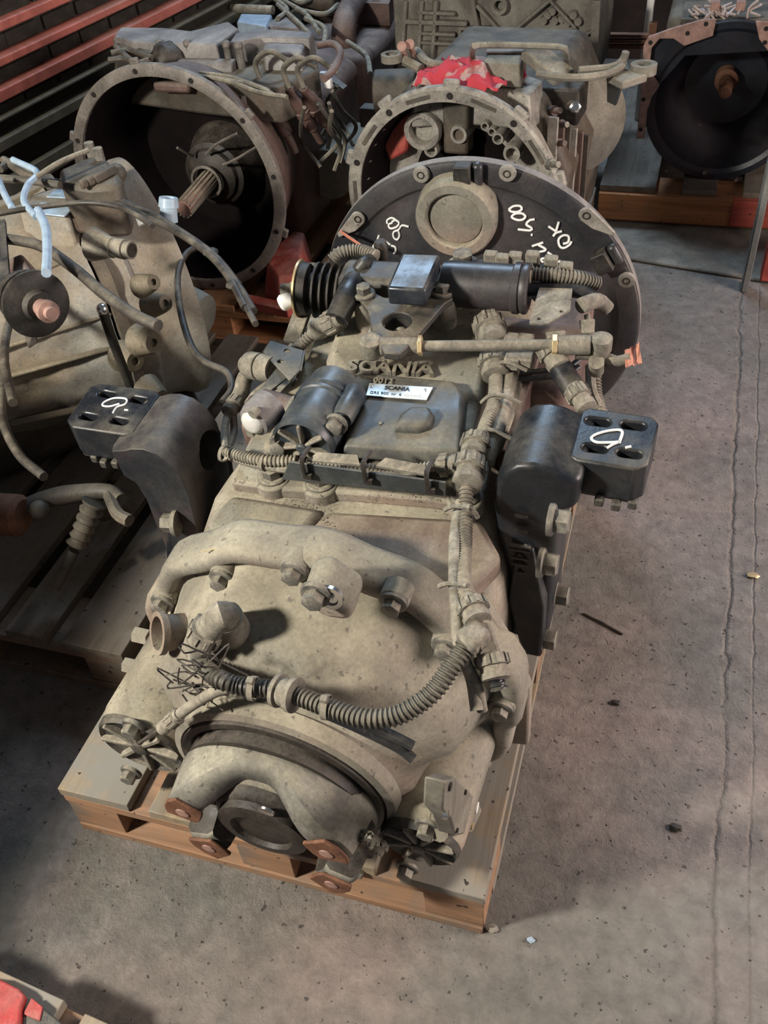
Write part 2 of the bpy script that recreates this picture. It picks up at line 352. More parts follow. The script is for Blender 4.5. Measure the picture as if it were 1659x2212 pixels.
# left wall: horizontal red and grey steel profiles over dark infill
WL = yawed((-1.62, 1.8, 0), 9)
wall = struct('wall_left', MB(WL).box((-.06, .9, .9), (.04, 4.6, 1.8)), M['dark'])
def wl(px, py): return pick(WL, px, py, x=0).z
bands = [(0, 0, -60, 'slat'), (0, 40, 76, 'slat'), (0, 120, 152, 'slat'), (0, 190, 230, 'slat'), (0, 252, 272, 'slatg'), (0, 300, 338, 'slatg')]
z = []
for _, a, b, mt in bands:
    z0, z1 = sorted((wl(0, a), wl(0, b)))
    part('slat', MB(WL).prism([(-.04, -1.35, z0), (0.0, -1.35, z0+.008), (0.0, -1.35, z1-.008), (-.04, -1.35, z1)], (0, 4.5, 0)), M[mt], wall, bev=.003)
    if mt == 'slat':
        for k in range(-8, 26):
            y0 = k*.17+random.uniform(-.02, .02); dz = (z1-z0)*1.15
            part('infill_block', MB(WL).box((-.036, y0, z0-dz*.5-.004), (.02, .15, dz*.85)), M['dark'], wall, bev=.004)
for zz, h, mt in ((.40, .06, 'slatg'), (.30, .035, 'slat'), (.2, .05, 'slatg')):
    part('slat', MB(WL).box((-.02, .9, zz), (.03, 4.5, h)), M[mt], wall, bev=.003)
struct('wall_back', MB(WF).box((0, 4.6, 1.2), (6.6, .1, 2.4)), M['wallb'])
# low concrete kerb where the floor steps up behind the gangway
struct('trim_1', MB(WF).prism([(.26, 2.44, 0), (.80, 2.34, 0), (1.6, 2.2, 0), (1.6, 2.75, 0), (.24, 2.75, 0)], (0, 0, .012)), M['block'], bev=.006)
#==PALLETS==
def pallet(x0, y0, L, W, label, mats, group=None, rot=0, h=.144, nb=5, wd=None, front=True, name='wooden_pallet'):
    "boards run along y; W along x, L along y"
    fr = yawed((x0+W/2, y0+L/2, 0), rot); t = thing(name, label, 'pallet', (x0+W/2, y0+L/2, 0), group)
    mx, my = mats; ws = wd or [.145, .10, .145, .10, .145]; free = (W-sum(ws))/(len(ws)-1); x = -W/2; 
    for i, b in enumerate(ws):
        part('deck_board', MB(fr).box((x+b/2, random.uniform(-.003, .003), h-.011), (b, L, .022)).jitter(.0012), my, t, bev=.002); x += b+free
    for y in (-L/2+.0725, 0, L/2-.0725): part('cross_board', MB(fr).box((0, y, h-.033), (W-.004, .143, .021)).jitter(.001), mx, t, bev=.002)
    for xx in (-W/2+.055, 0, W/2-.055):
        for y in (-L/2+.075, 0, L/2-.075): part('block', MB(fr).box((xx, y, h-.0835), (.105, .143, .078)).jitter(.001), mx, t, bev=.002)
    for xx in (-W/2+.05, 0, W/2-.05): part('bottom_board', MB(fr).box((xx, 0, .0115), (.1, L-.15, .021)), my, t, bev=.002)
    for y in (-L/2+.05, L/2-.05): part('bottom_board', MB(fr).box((0, y, .011), (W-.01, .1, .021)), mx, t, bev=.002)
    return t
pallet(-.4, 0, 1.2, .8, 'wooden pallet under the big dusty gearbox in the foreground', (M['wx'], M['wyy']))
#==END==
#==MAIN GEARBOX==
gb = thing('truck_gearbox', 'large dusty truck gearbox with round black bell cover and two black mounting arms', 'gearbox', (.1, .6, .144))
PZ = -.205   # where the casing meets the pallet (frame height at the tail)
def rimr(a):
    "outer outline of the rear cover rim at angle a"
    r = .328 + .005*math.sin(a*14) 
    if -.1 < a < .5: r += .03*math.cos((a-.2)*3)
    x, z = r*math.cos(a), r*math.sin(a)
    x = max(-.325, min(.335, x)); 
    if z < PZ: k = PZ/z; x, z = x*(.75+.25*k), PZ
    return x, z
NA = 96
def ring(y, s=1.0, circ=None, cz=0.0, cx=0.0, wv=1.0):
    out = []
    for k in range(NA):
        a = 2*PI*k/NA; x, z = rimr(a)
        if circ is not None:
            bx, bz = circ*math.cos(a), circ*math.sin(a); x, z = x*wv*s+bx*(1-wv), z*wv*s+bz*(1-wv)
        else: x, z = x*s, z*s
        z = max(z, PZ-.082*y)
        yy = min(.212, y + .11*max(0, min(1, (.05-z)/.09))*max(0, min(1, (abs(x)-.12)/.05))) if .04 < y < .2 and wv > 0 else y
        out.append((x+cx, yy, z+cz))
    return out
mb = MB()
mb.rings([ring(.295, .95), ring(.292, .985), ring(.282, 1), ring(.240, 1), ring(.226, .985), ring(.222, .96), ring(.222, .92), ring(.227, .905),
          ring(.236, .89), ring(.234, .87), ring(.165, .80, .28, wv=.8), ring(.125, .74, .26, wv=.5), ring(.10, .7, .222, wv=.2), ring(.085, 1, .20, wv=0), ring(.07, 1, .183, wv=0), ring(.045, 1, .172, wv=0), ring(.04, 1, .15, wv=0)])
part('rear_cover', mb, M['cast'], gb, ang=50)
# bosses and bolts along the rim
for px, py in ((350, 1305), (478, 1253), (633, 1238), (848, 1305), (960, 1400), (1080, 1535)):
    q = gy(px, py, .212); b = MB().lathe((q.x, .245, q.z), (0, -1, 0), [(0, .023), (.026, .022), (.029, .020)], 20, c0=True, c1=True)
    o = part('bolt_boss', b, M['cast'], gb, ang=30); part('bolt', MB().bolt((q.x, .217, q.z), (0, -1, 0), .0145, .020), M['bolt'], o)
for px, py in ((313, 1375), (290, 1440)):
    q = gy(px, py, .25); part('bolt', MB().cyl((q.x-.02, .25, q.z), (q.x+.01, .25, q.z), .016, n=6), M['cast'], gb)
for px, py in ((1098, 1460), (1082, 1590), (1062, 1640), (1045, 1700)):
    q = gy(px, py, .26); part('rim_lug', MB().box((q.x-.022, .26, q.z), (.045, .035, .035)), M['cast'], gb, bev=.008)
# raised boss with bolt and bright plug, top right of the dome
q = gy(735, 1290, .17)
o = part('plug_boss', MB().prism([(q.x-.052, .152, q.z-.012), (q.x-.02, .152, q.z-.036), (q.x+.018, .152, q.z-.030), (q.x+.024, .152, q.z-.005), (q.x-.02, .152, q.z+.030), (q.x-.048, .152, q.z+.018)], (0, .06, .012)), M['cast'], gb, bev=.014, seg=3)
q2 = gy(683, 1283, .148); part('bolt', MB().bolt((q2.x, .15, q2.z), (0, -1, .1), .0155, .022), M['bolt'], o)
q2 = gy(711, 1299, .143); part('bright_plug', MB().lathe((q2.x, .152, q2.z), (0, -1, .25), [(0, .018), (.006, .018), (.006, .012), (.003, .010), (.003, .004), (.008, .004)], 24, c1=True), M['shiny'], o, label='bright machined plug')
# open filler stub on the left shoulder
q = gy(385, 1365, .15); e = gy(360, 1375, .12); d = (e-q).normalized()
part('open_stub', MB().lathe(q, (-.6, -.55, .45), [(-.06, .030), (.02, .028), (.024, .034), (.034, .034), (.034, .026), (-.01, .024)], 24, c0=True, c1=True), M['castr'], gb, label='open brown pipe stub')
# side cylinders at the tail
def star_cap(name, c, r, m, parent, n=8, yaw=0.0, ax=(0, -1, 0)):
    a, u, v = perp(ax); c = V(c)
    o = part(name, MB().lathe(c, ax, [(-.012, r), (.006, r), (.012, r*.95), (.007, r*.88), (.002, r*.5), (.004, r*.2)], 40, c0=True, c1=True), m, parent, ang=30)
    for k in range(n):
        t = 2*PI*k/n+yaw; dd = u*math.cos(t)+v*math.sin(t)
        part('rib', MB().slab(c+dd*(r*.12)+a*.007, c+dd*(r*.93)+a*.010, r*.11, .014, up=a), M['dustp'], o, bev=.002)
    part('hub', MB().lathe(c, ax, [(-.004, r*.2), (.017, r*.19), (.019, r*.14)], 18, c1=True), m, o)
    return o
LC = gy(312, 1598, .055); 
o = part('side_cylinder', MB().lathe((LC.x, .055, LC.z), (.05, 1, .02), [(0, .078), (.02, .083), (.16, .084), (.22, .06)], 40, c0=True, c1=True), M['cast'], gb)
star_cap('end_cap', (LC.x, .052, LC.z), .078, M['blackdusty'], o)
for px, py, yy in ((285, 1665, .045), (290, 1565, .045)):
    q = gy(px, py, yy); part('bolt', MB().bolt((q.x, yy, q.z), (0, -1, 0), .014, .022), M['bolt'], gb)
each('cast_shoulder', [MB().prism([(-.30, .09, .03), (-.16, .09, .06), (-.16, .09, -.12), (-.29, .09, -.12)], (0.02, .15, .06))], M['cast'], gb, bev=.025, seg=4)
RC = gy(910, 1808, .04)
o = part('side_cylinder', MB().lathe((RC.x, .04, RC.z), (.03, 1, .03), [(0, .064), (.01, .067), (.15, .069), (.2, .07)], 40, c0=True, c1=True), M['cast'], gb)
star_cap('end_cap', (RC.x, .036, RC.z), .064, M['blackdusty'], o, yaw=.3)
for px, py, yy in ((880, 1870, .03), (925, 1780, .03)):
    q = gy(px, py, yy); part('bolt', MB().bolt((q.x, yy, q.z), (0, -1, 0), .014, .022), M['bolt'], gb)
a_, b_ = gy(925, 1775, .045), gy(945, 1665, .13)
part('oil_channel', MB().tube([a_, (a_+b_)/2+V((0, 0, .004)), b_], .013), M['cast'], gb)
a_ = gy(900, 1700, .12)
pp = [gx(px, py, .285) for px, py in ((962, 1688), (985, 1680), (1030, 1725), (1042, 1750), (1020, 1800), (985, 1805), (975, 1770), (958, 1750))]
part('side_port_plate', MB().prism(pp, (-.028, 0, 0)), M['cast_grey'], gb, bev=.003)
for px, py, r, mm in ((1032, 1745, .0095, 'cap_glint'), (975, 1700, .006, 'grease'), (968, 1760, .007, 'shiny'), (1008, 1712, .004, 'grease'), (990, 1795, .004, 'grease'), (1022, 1785, .006, 'brass')):  # white on the first plug stands in for a flash glint
    q = gx(px, py, .288); part('port_plug' if r > .005 else 'screw_hole', MB().cyl(q-V((.006, 0, 0)), q, r, n=16), M[mm], gb)
a_, b_ = gx(950, 1800, .26), gx(1010, 1770, .27); part('port_pipe', MB().tube([a_, b_], .013), M['cast_grey'], gb)
# dark bracket between yoke and right cylinder
a_, b_ = gy(770, 1880, .02), gy(830, 1750, .06)
part('stay_bracket', MB().prism([gy(760, 1865, .03), gy(800, 1875, .03), gy(838, 1745, .05), gy(815, 1740, .05), gy(775, 1800, .04)], (0, .02, -.01)), M['cover'], gb, bev=.004)
q = gy(770, 1880, .015); part('bolt', MB().bolt((q.x, .035, q.z), (0, -1, .1), .016, .03), M['bolt'], gb)
# output flange, seal and yoke
part('seal_ring', MB().lathe((0, .045, 0), (0, -1, 0), [(0, .17), (.012, .168), (.014, .158), (.008, .15), (.024, .15), (.026, .128), (.01, .12)], 64), M['grease'], gb)
part('oil_flange', MB().lathe((0, .045, 0), (0, -1, 0), [(-.02, .186), (.004, .184), (.008, .172), (.002, .168)], 64), M['cast'], gb)
def yk(a):
    "front position of the yoke band at angle a (0 = right ear)"
    c = abs(math.cos(a)); t = max(0, min(1, (c-.12)/.68)); 
    return -.012 - .046*t*t*(3-2*t)
R = []
n = 120
for k in range(n):
    a = 2*PI*k/n; f = yk(a); ca, sa = math.cos(a), math.sin(a)
    if abs(sa+.06) < .30: f = max(f, -.004 - .05*(abs(sa+.06)/.30)**4)
    if sa < -.72: f = .012
    ro, ri = .152+.006*abs(ca), .103
    pr = [(.034, ro), (.010, ro+.004), (f+.008, ro-.002), (f, ro-.012), (f, ri+.008), (f+.006, ri), (.018, ri-.010), (.034, ri-.012)]
    R.append([(r*ca, y, r*sa-.018) for y, r in pr])
yo = part('output_yoke', MB().rings(R, close=True), M['yoke'], gb, ang=40)
yo.data.materials.append(M['grease'])
for f_ in yo.data.polygons:
    c_ = GF.loc(f_.center+wloc(yo)); r_ = math.hypot(c_.x, c_.z+.016); a_ = abs(c_.z+.016)/max(r_, .01)
    if r_ < .105 or (abs((c_.z+.018)/max(r_, .01)+.06) < .29 and c_.y < .006): f_.material_index = 1
part('yoke_disc', MB().lathe((0, .036, 0), (0, -1, 0), [(0, .151), (.022, .151), (.024, .05)], 64), M['grease'], yo)
for sgn in (1, -1):
    for up in (1, -1):
        a = (0 if sgn > 0 else PI) + sgn*up*(.42 if up > 0 else .60)
        pts = []
        for t, r in ((-.19, .152), (-.06, .157), (.10, .157), (.25, .150), (.25, .102), (.10, .098), (-.06, .098), (-.19, .104)):
            b = a + sgn*up*t; pts.append((r*math.cos(b), -.0635, r*math.sin(b)-.018))
        o = part('bearing_lug_face', MB().prism(pts, (0, .006, 0)), M['rust'], yo, bev=.002, label='rust red machined lug face')
        c = (.127*math.cos(a), -.0635, .127*math.sin(a)-.018)
        part('bolt_hole_plug', MB().lathe(c, (0, -1, 0), [(0, .011), (.0015, .011), (.002, .009)], 18, c1=True), M['rustl'], o)
    part('cup_seat', MB().box((sgn*.128, -.006, -.016), (.05, .02, .05)), M['rust'], yo, bev=.008)
hub = part('output_nut', MB().lathe((0, .02, 0), (0, -1, 0), [(0, .092), (.040, .090), (.046, .084), (.052, .080), (.055, .074), (.066, .072), (.070, .064), (.070, .050), (.063, .046)], 48, c1=True), M['grease'], gb)
part('hub_cone', MB().lathe((0, .02, 0), (0, -1, 0), [(.01, .100), (.030, .098), (.038, .090)], 48), M['cast_grey'], gb)
q = gy(575, 1755, -.045); part('glint_disc', MB().lathe((q.x, -.0425, q.z), (0, -1, 0), [(0, .013), (.003, .012), (.004, .006)], 14, c1=True), M['shiny'], hub, label='small shiny disc set in for a glint')  # shiny disc put in where the nut shows a flash glint
each('fuzz_clump', [MB().ball((.163+.004*k, -.02+.006*k, .02-.028*k), .011, sc_=(1, 1, 1.5)).jitter(.004) for k in range(3)], M['dustp'], gb)

# main casing, tail rim to bell
def cs(y, wt, wb, zt, rr=.04, zb=None):
    zb = PZ-.082*y+.003 if zb is None else zb
    P = []
    prof = [(wt, zt), (wb, zt-.10), (wb, zb+.03), (wb-.03, zb)]
    right = [(wt-.05, zt), (wt-.012, zt-.006), (wt+.006, zt-.025), (wb*.97, zt-.11), (wb, zt-.17), (wb, zb+.04), (wb-.03, zb)]
    return [(x, y, z) for x, z in right] + [(-x, y, z) for x, z in reversed(right)]
mb = MB()
mb.rings([cs(.28, .20, .27, .215), cs(.33, .21, .27, .236), cs(.40, .225, .275, .24), cs(.7, .21, .27, .235), cs(.90, .2, .25, .22), cs(.98, .17, .22, .17), cs(1.24, .15, .20, .10)])
part('main_casing', mb, M['cast'], gb, bev=.012, seg=3, ang=25)
# step plate / recess behind the dome and side webs
part('casing_step', MB().prism([gz(705, 1100, .245), gz(1040, 1120, .245), gz(1085, 1200, .245), gz(1000, 1285, .245), gz(850, 1215, .245), gz(640, 1168, .245)], (0, 0, -.05)), M['castr'], gb, bev=.012)
part('casing_wedge', MB().prism([gz(500, 1065, .25), gz(700, 1098, .25), gz(640, 1165, .25), gz(480, 1155, .25), gz(440, 1130, .24)], (0, 0, -.06)), M['cast'], gb, bev=.012)
part('side_web', MB().prism([(.27, .29, -.2), (.335, .30, -.2), (.335, .30, -.02), (.30, .30, .10), (.26, .30, .2), (.22, .3, .2)], (0, .025, 0)), M['cast'], gb, bev=.005)
part('side_web', MB().prism([(-.27, .29, -.2), (-.33, .30, -.2), (-.33, .30, -.02), (-.30, .30, .08), (-.25, .30, .15)], (0, .025, 0)), M['cast'], gb, bev=.005)
q = gy(385, 1130, .38); part('bolt', MB().bolt((q.x-.0, q.y, q.z), (-1, -.2, 0), .017, .03), M['bolt'], gb)

# top cover: flange, body, raised panel, boss
fl = [gz(px, py, .262) for px, py in ((497, 1028), (520, 1015), (700, 1015), (1000, 1030), (1055, 1000), (1085, 800), (1090, 740), (690, 720), (610, 830))]
fl = [gz(px, py, .262) for px, py in ((497, 1040), (506, 1018), (560, 900), (665, 770), (690, 700), (1100, 700), (1092, 800), (1062, 985), (1050, 1060), (1000, 1090), (930, 1078), (760, 1064), (600, 1055))]
tc_ = part('top_cover', MB().prism(fl, (0, 0, -.026)), M['cast'], gb, bev=.006)
for px, py in ((590, 1032), (693, 1045), (1005, 1075), (545, 960)):
    if px == 545: continue
    q = gz(px, py, .262); part('bolt', MB().bolt(q, (0, 0, 1), .016, .024), M['bolt'], tc_)
    (px != 545) and part('flange_lobe', MB().cyl(q-V((0, 0, .03)), q+V((0, 0, .002)), .030), M['cast'], tc_, bev=.004)
def taper(pts, h0, h1, inset, yo=0):
    c = sum((V(p) for p in pts), V((0, 0, 0)))/len(pts); R = []
    for h, k in ((h0, 0), (h1-.006, inset), (h1, inset+.006)):
        R.append([V((p.x, p.y, h)) + (V((c.x-p.x, c.y-p.y, 0)).normalized()*k) for p in [V(p) for p in pts]])
    return R
bodyp = [gz(px, py, .262) for px, py in ((735, 1010), (760, 985), (985, 1012), (1042, 985), (1085, 760), (1080, 690), (745, 660), (700, 790), (745, 880))]
part('cover_body', MB().rings(taper(bodyp, .26, .305, .022)), M['cast'], tc_, bev=.008, seg=3, ang=25)
pan = [gz(px, py, .305) for px, py in ((737, 985), (930, 1000), (1000, 1000), (1012, 870), (990, 836), (812, 820), (795, 850))]
part('raised_panel', MB().rings(taper(pan, .30, .325, .006)), M['cover'], tc_, bev=.006, seg=3, ang=25, label='blue black painted raised panel')
bs = [gz(px, py, .325) for px, py in ((850, 935), (862, 905), (885, 888), (930, 888), (942, 905), (930, 930), (905, 938))]
part('square_boss', MB().rings(taper(bs, .32, .34, .002)), M['cover'], tc_, bev=.004, seg=3, ang=25)
# name plate with its engraved lettering
def textmb(s, o, ex, ey, size, depth, font=None, bold=0):
    c = bpy.data.curves.new('t', 'FONT'); c.body = s; c.size = 1; c.extrude = 0; c.offset = bold
    ob = bpy.data.objects.new('t', c); COL.objects.link(ob); dg = bpy.context.evaluated_depsgraph_get(); me = bpy.data.meshes.new_from_object(ob.evaluated_get(dg))
    bm = bmesh.new(); bm.from_mesh(me); r = bmesh.ops.extrude_face_region(bm, geom=bm.faces[:]); 
    vs_ = [g for g in r['geom'] if isinstance(g, bmesh.types.BMVert)]
    for v in vs_: v.co.z += 1
    xs = [v.co.x for v in bm.verts]; x0, x1 = min(xs), max(xs); ys = [v.co.y for v in bm.verts]; y0 = min(ys); y1 = max(ys)
    o, ex, ey = V(o), V(ex), V(ey); nz = ex.cross(ey).normalized(); mb = MB()
    bm.verts.index_update()
    mb.add([o + ex*((v.co.x-x0)/(x1-x0)) + ey*((v.co.y-y0)/(y1-y0)) + nz*(v.co.z*depth) for v in bm.verts], [[v.index for v in f.verts] for f in bm.faces])
    bm.free(); bpy.data.objects.remove(ob); return mb
H = .3275
A, B, Cn = gz(790, 856, H), gz(921, 866, H), gz(798, 829, H)
D = gz(936, 838, H)
npl = part('name_plate', MB().prism([A, B, D, Cn], (0, 0, .002)), M['plate'], tc_, bev=.0008, label='silver name plate')
zz = V((0, 0, .0022)); o0, o1, o2 = A, B-A, Cn-A
part('lettering', textmb('SCANIA', o0+o1*.28+o2*.56+zz, o1*.42, o2*.30, 1, .0006, bold=.02), M['plateblk'], npl)
part('lettering', textmb('GRS 900  nr  6', o0+o1*.06+o2*.16+zz, o1*.52, o2*.20, 1, .0004), M['plateblk'], npl)
part('stamped_number', textmb('4224401', o0+o1*.62+o2*.16+zz, o1*.32, o2*.20, 1, .0006), M['white'], npl)
for u, v in ((.05, .75), (.95, .75)): part('rivet', MB().ball(o0+o1*u+o2*v+zz, .0028), M['shiny'], npl)
A, B, Cn = gz(748, 808, .306), gz(937, 816, .306), gz(757, 784, .306)
part('cast_lettering', textmb('SCANIA', A, B-A, (Cn-A)*1.0, 1, .009, bold=.02), M['cast_grey'], tc_, label='raised cast lettering')
A, B, Cn = gz(806, 828, .326), gz(848, 831, .326), gz(808, 818, .326)
part('cast_lettering', textmb('0012', A, B-A, Cn-A, 1, .003), M['cast'], tc_)
q = gz(822, 915, .3255); part('dimple_pin', MB().cyl(q, q+V((0, 0, .002)), .003, n=10), M['steel'], tc_)
# shift cylinder on the left of the cover
c0 = gy(662, 950, .465); c1 = V((c0.x, .62, c0.z-.01)) 
sc1 = part('shift_cylinder', MB().lathe(c0, (c1-c0), [(0, .051), (.015, .053), (.075, .051), (.077, .054), (.083, .054), (.085, .051), (.09, .054), (.096, .054), (.098, .049), (.140, .048), (.145, .043)], 44, c0=True, c1=True), M['cylp'], gb)
star_cap('end_cap', c0-V((0, .006, 0)), .051, M['cylp'], sc1, n=7, yaw=.2)
for px, py, h in ((608, 958, .46), (727, 915, .485)):
    q = gy(px, py, h); part('bolt', MB().bolt(q, (0, -1, .15), .0135, .02), M['bolt'], sc1)
q = gy(735, 912, .495); part('side_tube', MB().lathe((q.x, .50, q.z), (0, 1, 0), [(0, .017), (.01, .019), (.07, .019), (.08, .012)], 20, c0=True, c1=True), M['cylp'], gb)
q = gz(600, 850, .29)
part('cylinder_foot', MB().box((c0.x-.02, .52, .28), (.12, .14, .05)), M['cast_grey'], gb, bev=.01)
# cable rail across the front of the cover
pr = [gy(px, py, .40) for px, py in ((625, 998), (962, 1043), (963, 1072), (608, 1036))]
rail = part('cable_rail', MB().prism(pr, (0, .004, 0)), M['cover'], gb, bev=.001)
lip = [gy(px, py, .402) for px, py in ((690, 990), (845, 1002), (848, 1010), (688, 1000))]
for a, b in (((665, 998), (778, 1008)), ((812, 1010), (925, 1030))):
    p, q = gy(a[0], a[1], .402), gy(b[0], b[1], .402); part('rail_lip', MB().prism([p, q, q+V((-.008, .013, .007)), p+V((.012, .013, .007))], (0, 0, .004)), M['dustp'], rail)
for px, py in ((655, 1000), (787, 1010), (923, 1030)):
    q = gy(px, py, .396); z = MB(); z.tube([q+V((0, .03, .005)), q+V((0, .0, .012)), q+V((0, -.004, -.005)), q+V((0, -.003, -.022))], .004, 6); z.box(q+V((.004, -.002, -.026)), (.014, .006, .010))
    part('cable_tie', z, M['grease'], rail)

# mounting arms
def arm(sg, dx, dy, dz, label):
    X = lambda x, y, z: (sg*(x+dx), y+dy, z+dz)
    pr = [(.272, -.06), (.338, -.06), (.345, .16), (.343, .245), (.352, .285), (.372, .297), (.375, .356), (.35, .362), (.33, .370), (.305, .374), (.280, .368), (.260, .350), (.247, .32), (.244, .27), (.252, .20), (.268, .10)]
    mb = MB()
    mb.rings([[X(.29+(x-.29)*k, y, (z-.0)*1.0 - (0 if z > .25 else 0)) for x, z in pr] for y, k in ((.432, .93), (.446, 1), (.560, 1), (.575, .93))])
    cutb = None
    if sg < 0: cutb = MB().cyl(X(.20, .52, .30), X(.30, .535, .285), .036, n=20)
    a = part('mounting_arm', mb, M['black' if sg > 0 else 'armdust'], gb, bev=.008, seg=3, ang=30, cut=cutb, label=label)
    kx = 1.0 if sg > 0 else 1.22
    pd = [X(.352+(x-.352)*kx, y, .363) for x, y in ((.35, .475), (.362, .468), (.445, .466), (.461, .48), (.466, .57), (.455, .583), (.36, .585), (.35, .575))]
    cm = MB(); 
    for cx, cy in ((.383, .498), (.433, .497), (.378, .556), (.430, .558)):
        P = []
        for k in range(16):
            t = 2*PI*k/16; P.append(X(.352+(cx-.352)*kx+(.010 if math.cos(t) > 0 else -.010)+.0085*math.cos(t), cy+.0085*math.sin(t), .38))
        cm.prism(P, (0, 0, -.12))
    part('mounting_pad', MB().prism(pd, (0, 0, -.068)), M['black'], a, bev=.004, seg=2, ang=30, cut=cm)
    part('pad_lip', MB().prism([X(.355, .478, .30), X(.352+.103*kx, .474, .30), X(.352+.106*kx, .57, .30), X(.355, .57, .30)], (0, 0, -.018)), M['blackdusty'], a, bev=.004)
    for x, y, z in ((.40, .462, .292), (.425, .462, .288), (.448, .47, .289)): part('cast_tab', MB().box(X(x, y, z), (.014, .014, .016)), M['blackdusty'], a, bev=.003)
    part('leg_flange', MB().prism([X(.30, .40, -.065), X(.335, .40, -.065), X(.335, .40, .08), X(.31, .42, .2), X(.28, .44, .2), X(.275, .40, .08)], (0, .20, 0)), M['black'], a, bev=.006)
    return a, X
ra, XR = arm(1, 0, 0, 0, 'right arm marked with a white pen loop')
la, XL = arm(-1, .028, -.042, -.055, 'left arm with an oval window')
for x, px, py in ((.352, 1203, 1125), (.338, 1180, 1218), (.345, 1207, 1285), (.338, 1180, 1380)):
    q = gx(px, py, x); part('bolt', MB().bolt(q-V((.012, 0, 0)), (1, 0, .03), .0185, .030, wash=1.3), M['bolt'], ra)
each('cast_mark', [MB().box((.29, .424, z), (w_, .004, .004)) for z, w_ in ((.27, .02), (.235, .02), (.20, .034), (.19, .034), (.17, .03), (.155, .028), (.135, .02))], M['blackdusty'], ra)
# pen marks (paint on the pads and on the bell cover)
def strokes(name, lines, fn, r, m, parent, fl=None):
    out = []
    for L_ in lines:
        P = [fn(*p) for p in L_]
        out.append(part(name, MB().tube(P if len(P) > 2 else [P[0], (P[0]+P[1])/2, P[1]], r, 6, .003), m, parent))
    return out
def c3(x, y): return (1000+.3014*x, 850+.3014*y)
strokes('pen_mark', [[c3(1120, 355), c3(1140, 270), c3(1060, 265), c3(960, 290), c3(920, 320), c3(960, 350), c3(1080, 350), c3(1125, 345), c3(1080, 362), c3(1035, 388)], [c3(1165, 388), c3(1205, 380)]], lambda x, y: gz(x, y, .364), .0022, M['white'], ra)
def c8(x, y): return (.3165*x, 800+.3165*y)
strokes('pen_mark', [[c8(770, 290), c8(800, 250), c8(855, 230), c8(860, 195), c8(780, 190), c8(715, 215), c8(700, 240), c8(750, 246), c8(815, 228)], [c8(850, 270), c8(875, 272)]], lambda x, y: gz(x, y, .309), .0018, M['white'], la)

# bell cover disc at the nose
YD = 1.285; RD = .379
bell = part('bell_cover', MB().lathe((0, YD, 0), (0, -1, 0), [(-.02, RD-.004), (-.02, RD), (.0, RD), (.004, RD-.002), (.008, RD-.012), (.009, .335), (.004, .328), (.004, .315), (.022, .28), (.030, .20), (.042, .12), (.10, .10), (.10, .02)], 128, c0=True, c1=True), M['pan'], gb, ang=28)
part('bright_edge', MB().lathe((0, YD, 0), (0, -1, 0), [(-.0205, RD+.0015), (-.001, RD+.0015), (-.001, RD-.001), (-.0205, RD-.001)], 128, close=True), M['silver'], bell)
def onbell(px, py, dy=0): return gy(px, py, YD-.012+dy)
for px, py in ((911, 375), (1097, 372), (775, 470), (1268, 462), (1354, 603)):
    q = onbell(px, py); rr = math.atan2(q.z, q.x)
    if px in (775, 1268):
        d = V((math.cos(rr), 0, math.sin(rr))); t = V((-d.z, 0, d.x)); sgn = 1 if px == 775 else -1
        P = [q+d*.016, q+d*.012+t*.016*-sgn, q-d*.016-t*.012*sgn, q+d*.002+t*.085*sgn]
        P = [q+V((.016*math.cos(k), 0, .016*math.sin(k))) for k in [rr+sgn*PI*(.5+j/7) for j in range(8)][::1]]
        P = [q+d*.017*math.cos(k)-t*sgn*.017*math.sin(k) for k in [j*PI/7 for j in range(8)]] + [q-d*.014+t*sgn*.03, q+d*.006+t*sgn*.075, q+d*.014+t*sgn*.07]
        o = part('bolt_ear', MB().prism(P, (0, -.007, 0)), M['alu'], bell, bev=.002)
    else: o = part('bolt_ear', MB().lathe(q, (0, -1, 0), [(0, .0185), (.007, .0175), (.008, .015)], 24, c1=True), M['alu'], bell)
    part('bolt_hole', MB().lathe(q+V((0, -.0075, 0)), (0, -1, 0), [(0, .0085), (.0015, .0085), (.0015, .006), (-.003, .005)], 16, c1=True), M['grease'], o)
for px, py, r in ((1003, 372, 0), (1303, 558, -.55)):
    q = onbell(px, py); part('square_stop', MB().box(q+V((0, -.012, 0)), (.036, .03, .048), r, 'Y'), M['rubber'], bell, bev=.003)
    part('stop_cradle', MB().box(q+V((.03*math.cos(r), -.004, -.03*math.sin(r))), (.022, .022, .05), r, 'Y'), M['pan'], bell, bev=.008)
hc = gy(982, 477, YD-.045)
hb = part('shaft_boss', MB().lathe((hc.x, YD-.002, hc.z), (0, -1, 0), [(0, .094), (.03, .090), (.044, .088), (.048, .084), (.048, .066), (.044, .062), (.030, .061)], 56, c1=True), M['cast'], bell, label='round tan boss')
part('dust_disc', MB().lathe((hc.x, YD-.030, hc.z), (0, -1, 0), [(0, .0615), (.007, .059), (.009, .053), (.011, .0)], 48), M['cast'], hb)
def surf(px, py):
    "point on the dished face of the bell cover"
    y = YD-.03
    for _ in range(4):
        q = gy(px, py, y); r = math.hypot(q.x, q.z); prof = [(.0, .10), (.10, .10), (.12, .042), (.20, .030), (.28, .022), (.315, .004), (.40, .009)]
        for (r0, h0), (r1, h1) in zip(prof, prof[1:]):
            if r0 <= r <= r1: y = YD-(h0+(h1-h0)*(r-r0)/(r1-r0)); break
    return gy(px, py, y-.002)
def c7(x, y): return (1050+x*.1808, 420+y*.1808)
def c9(x, y): return (780+x*.1808, 440+y*.1808)
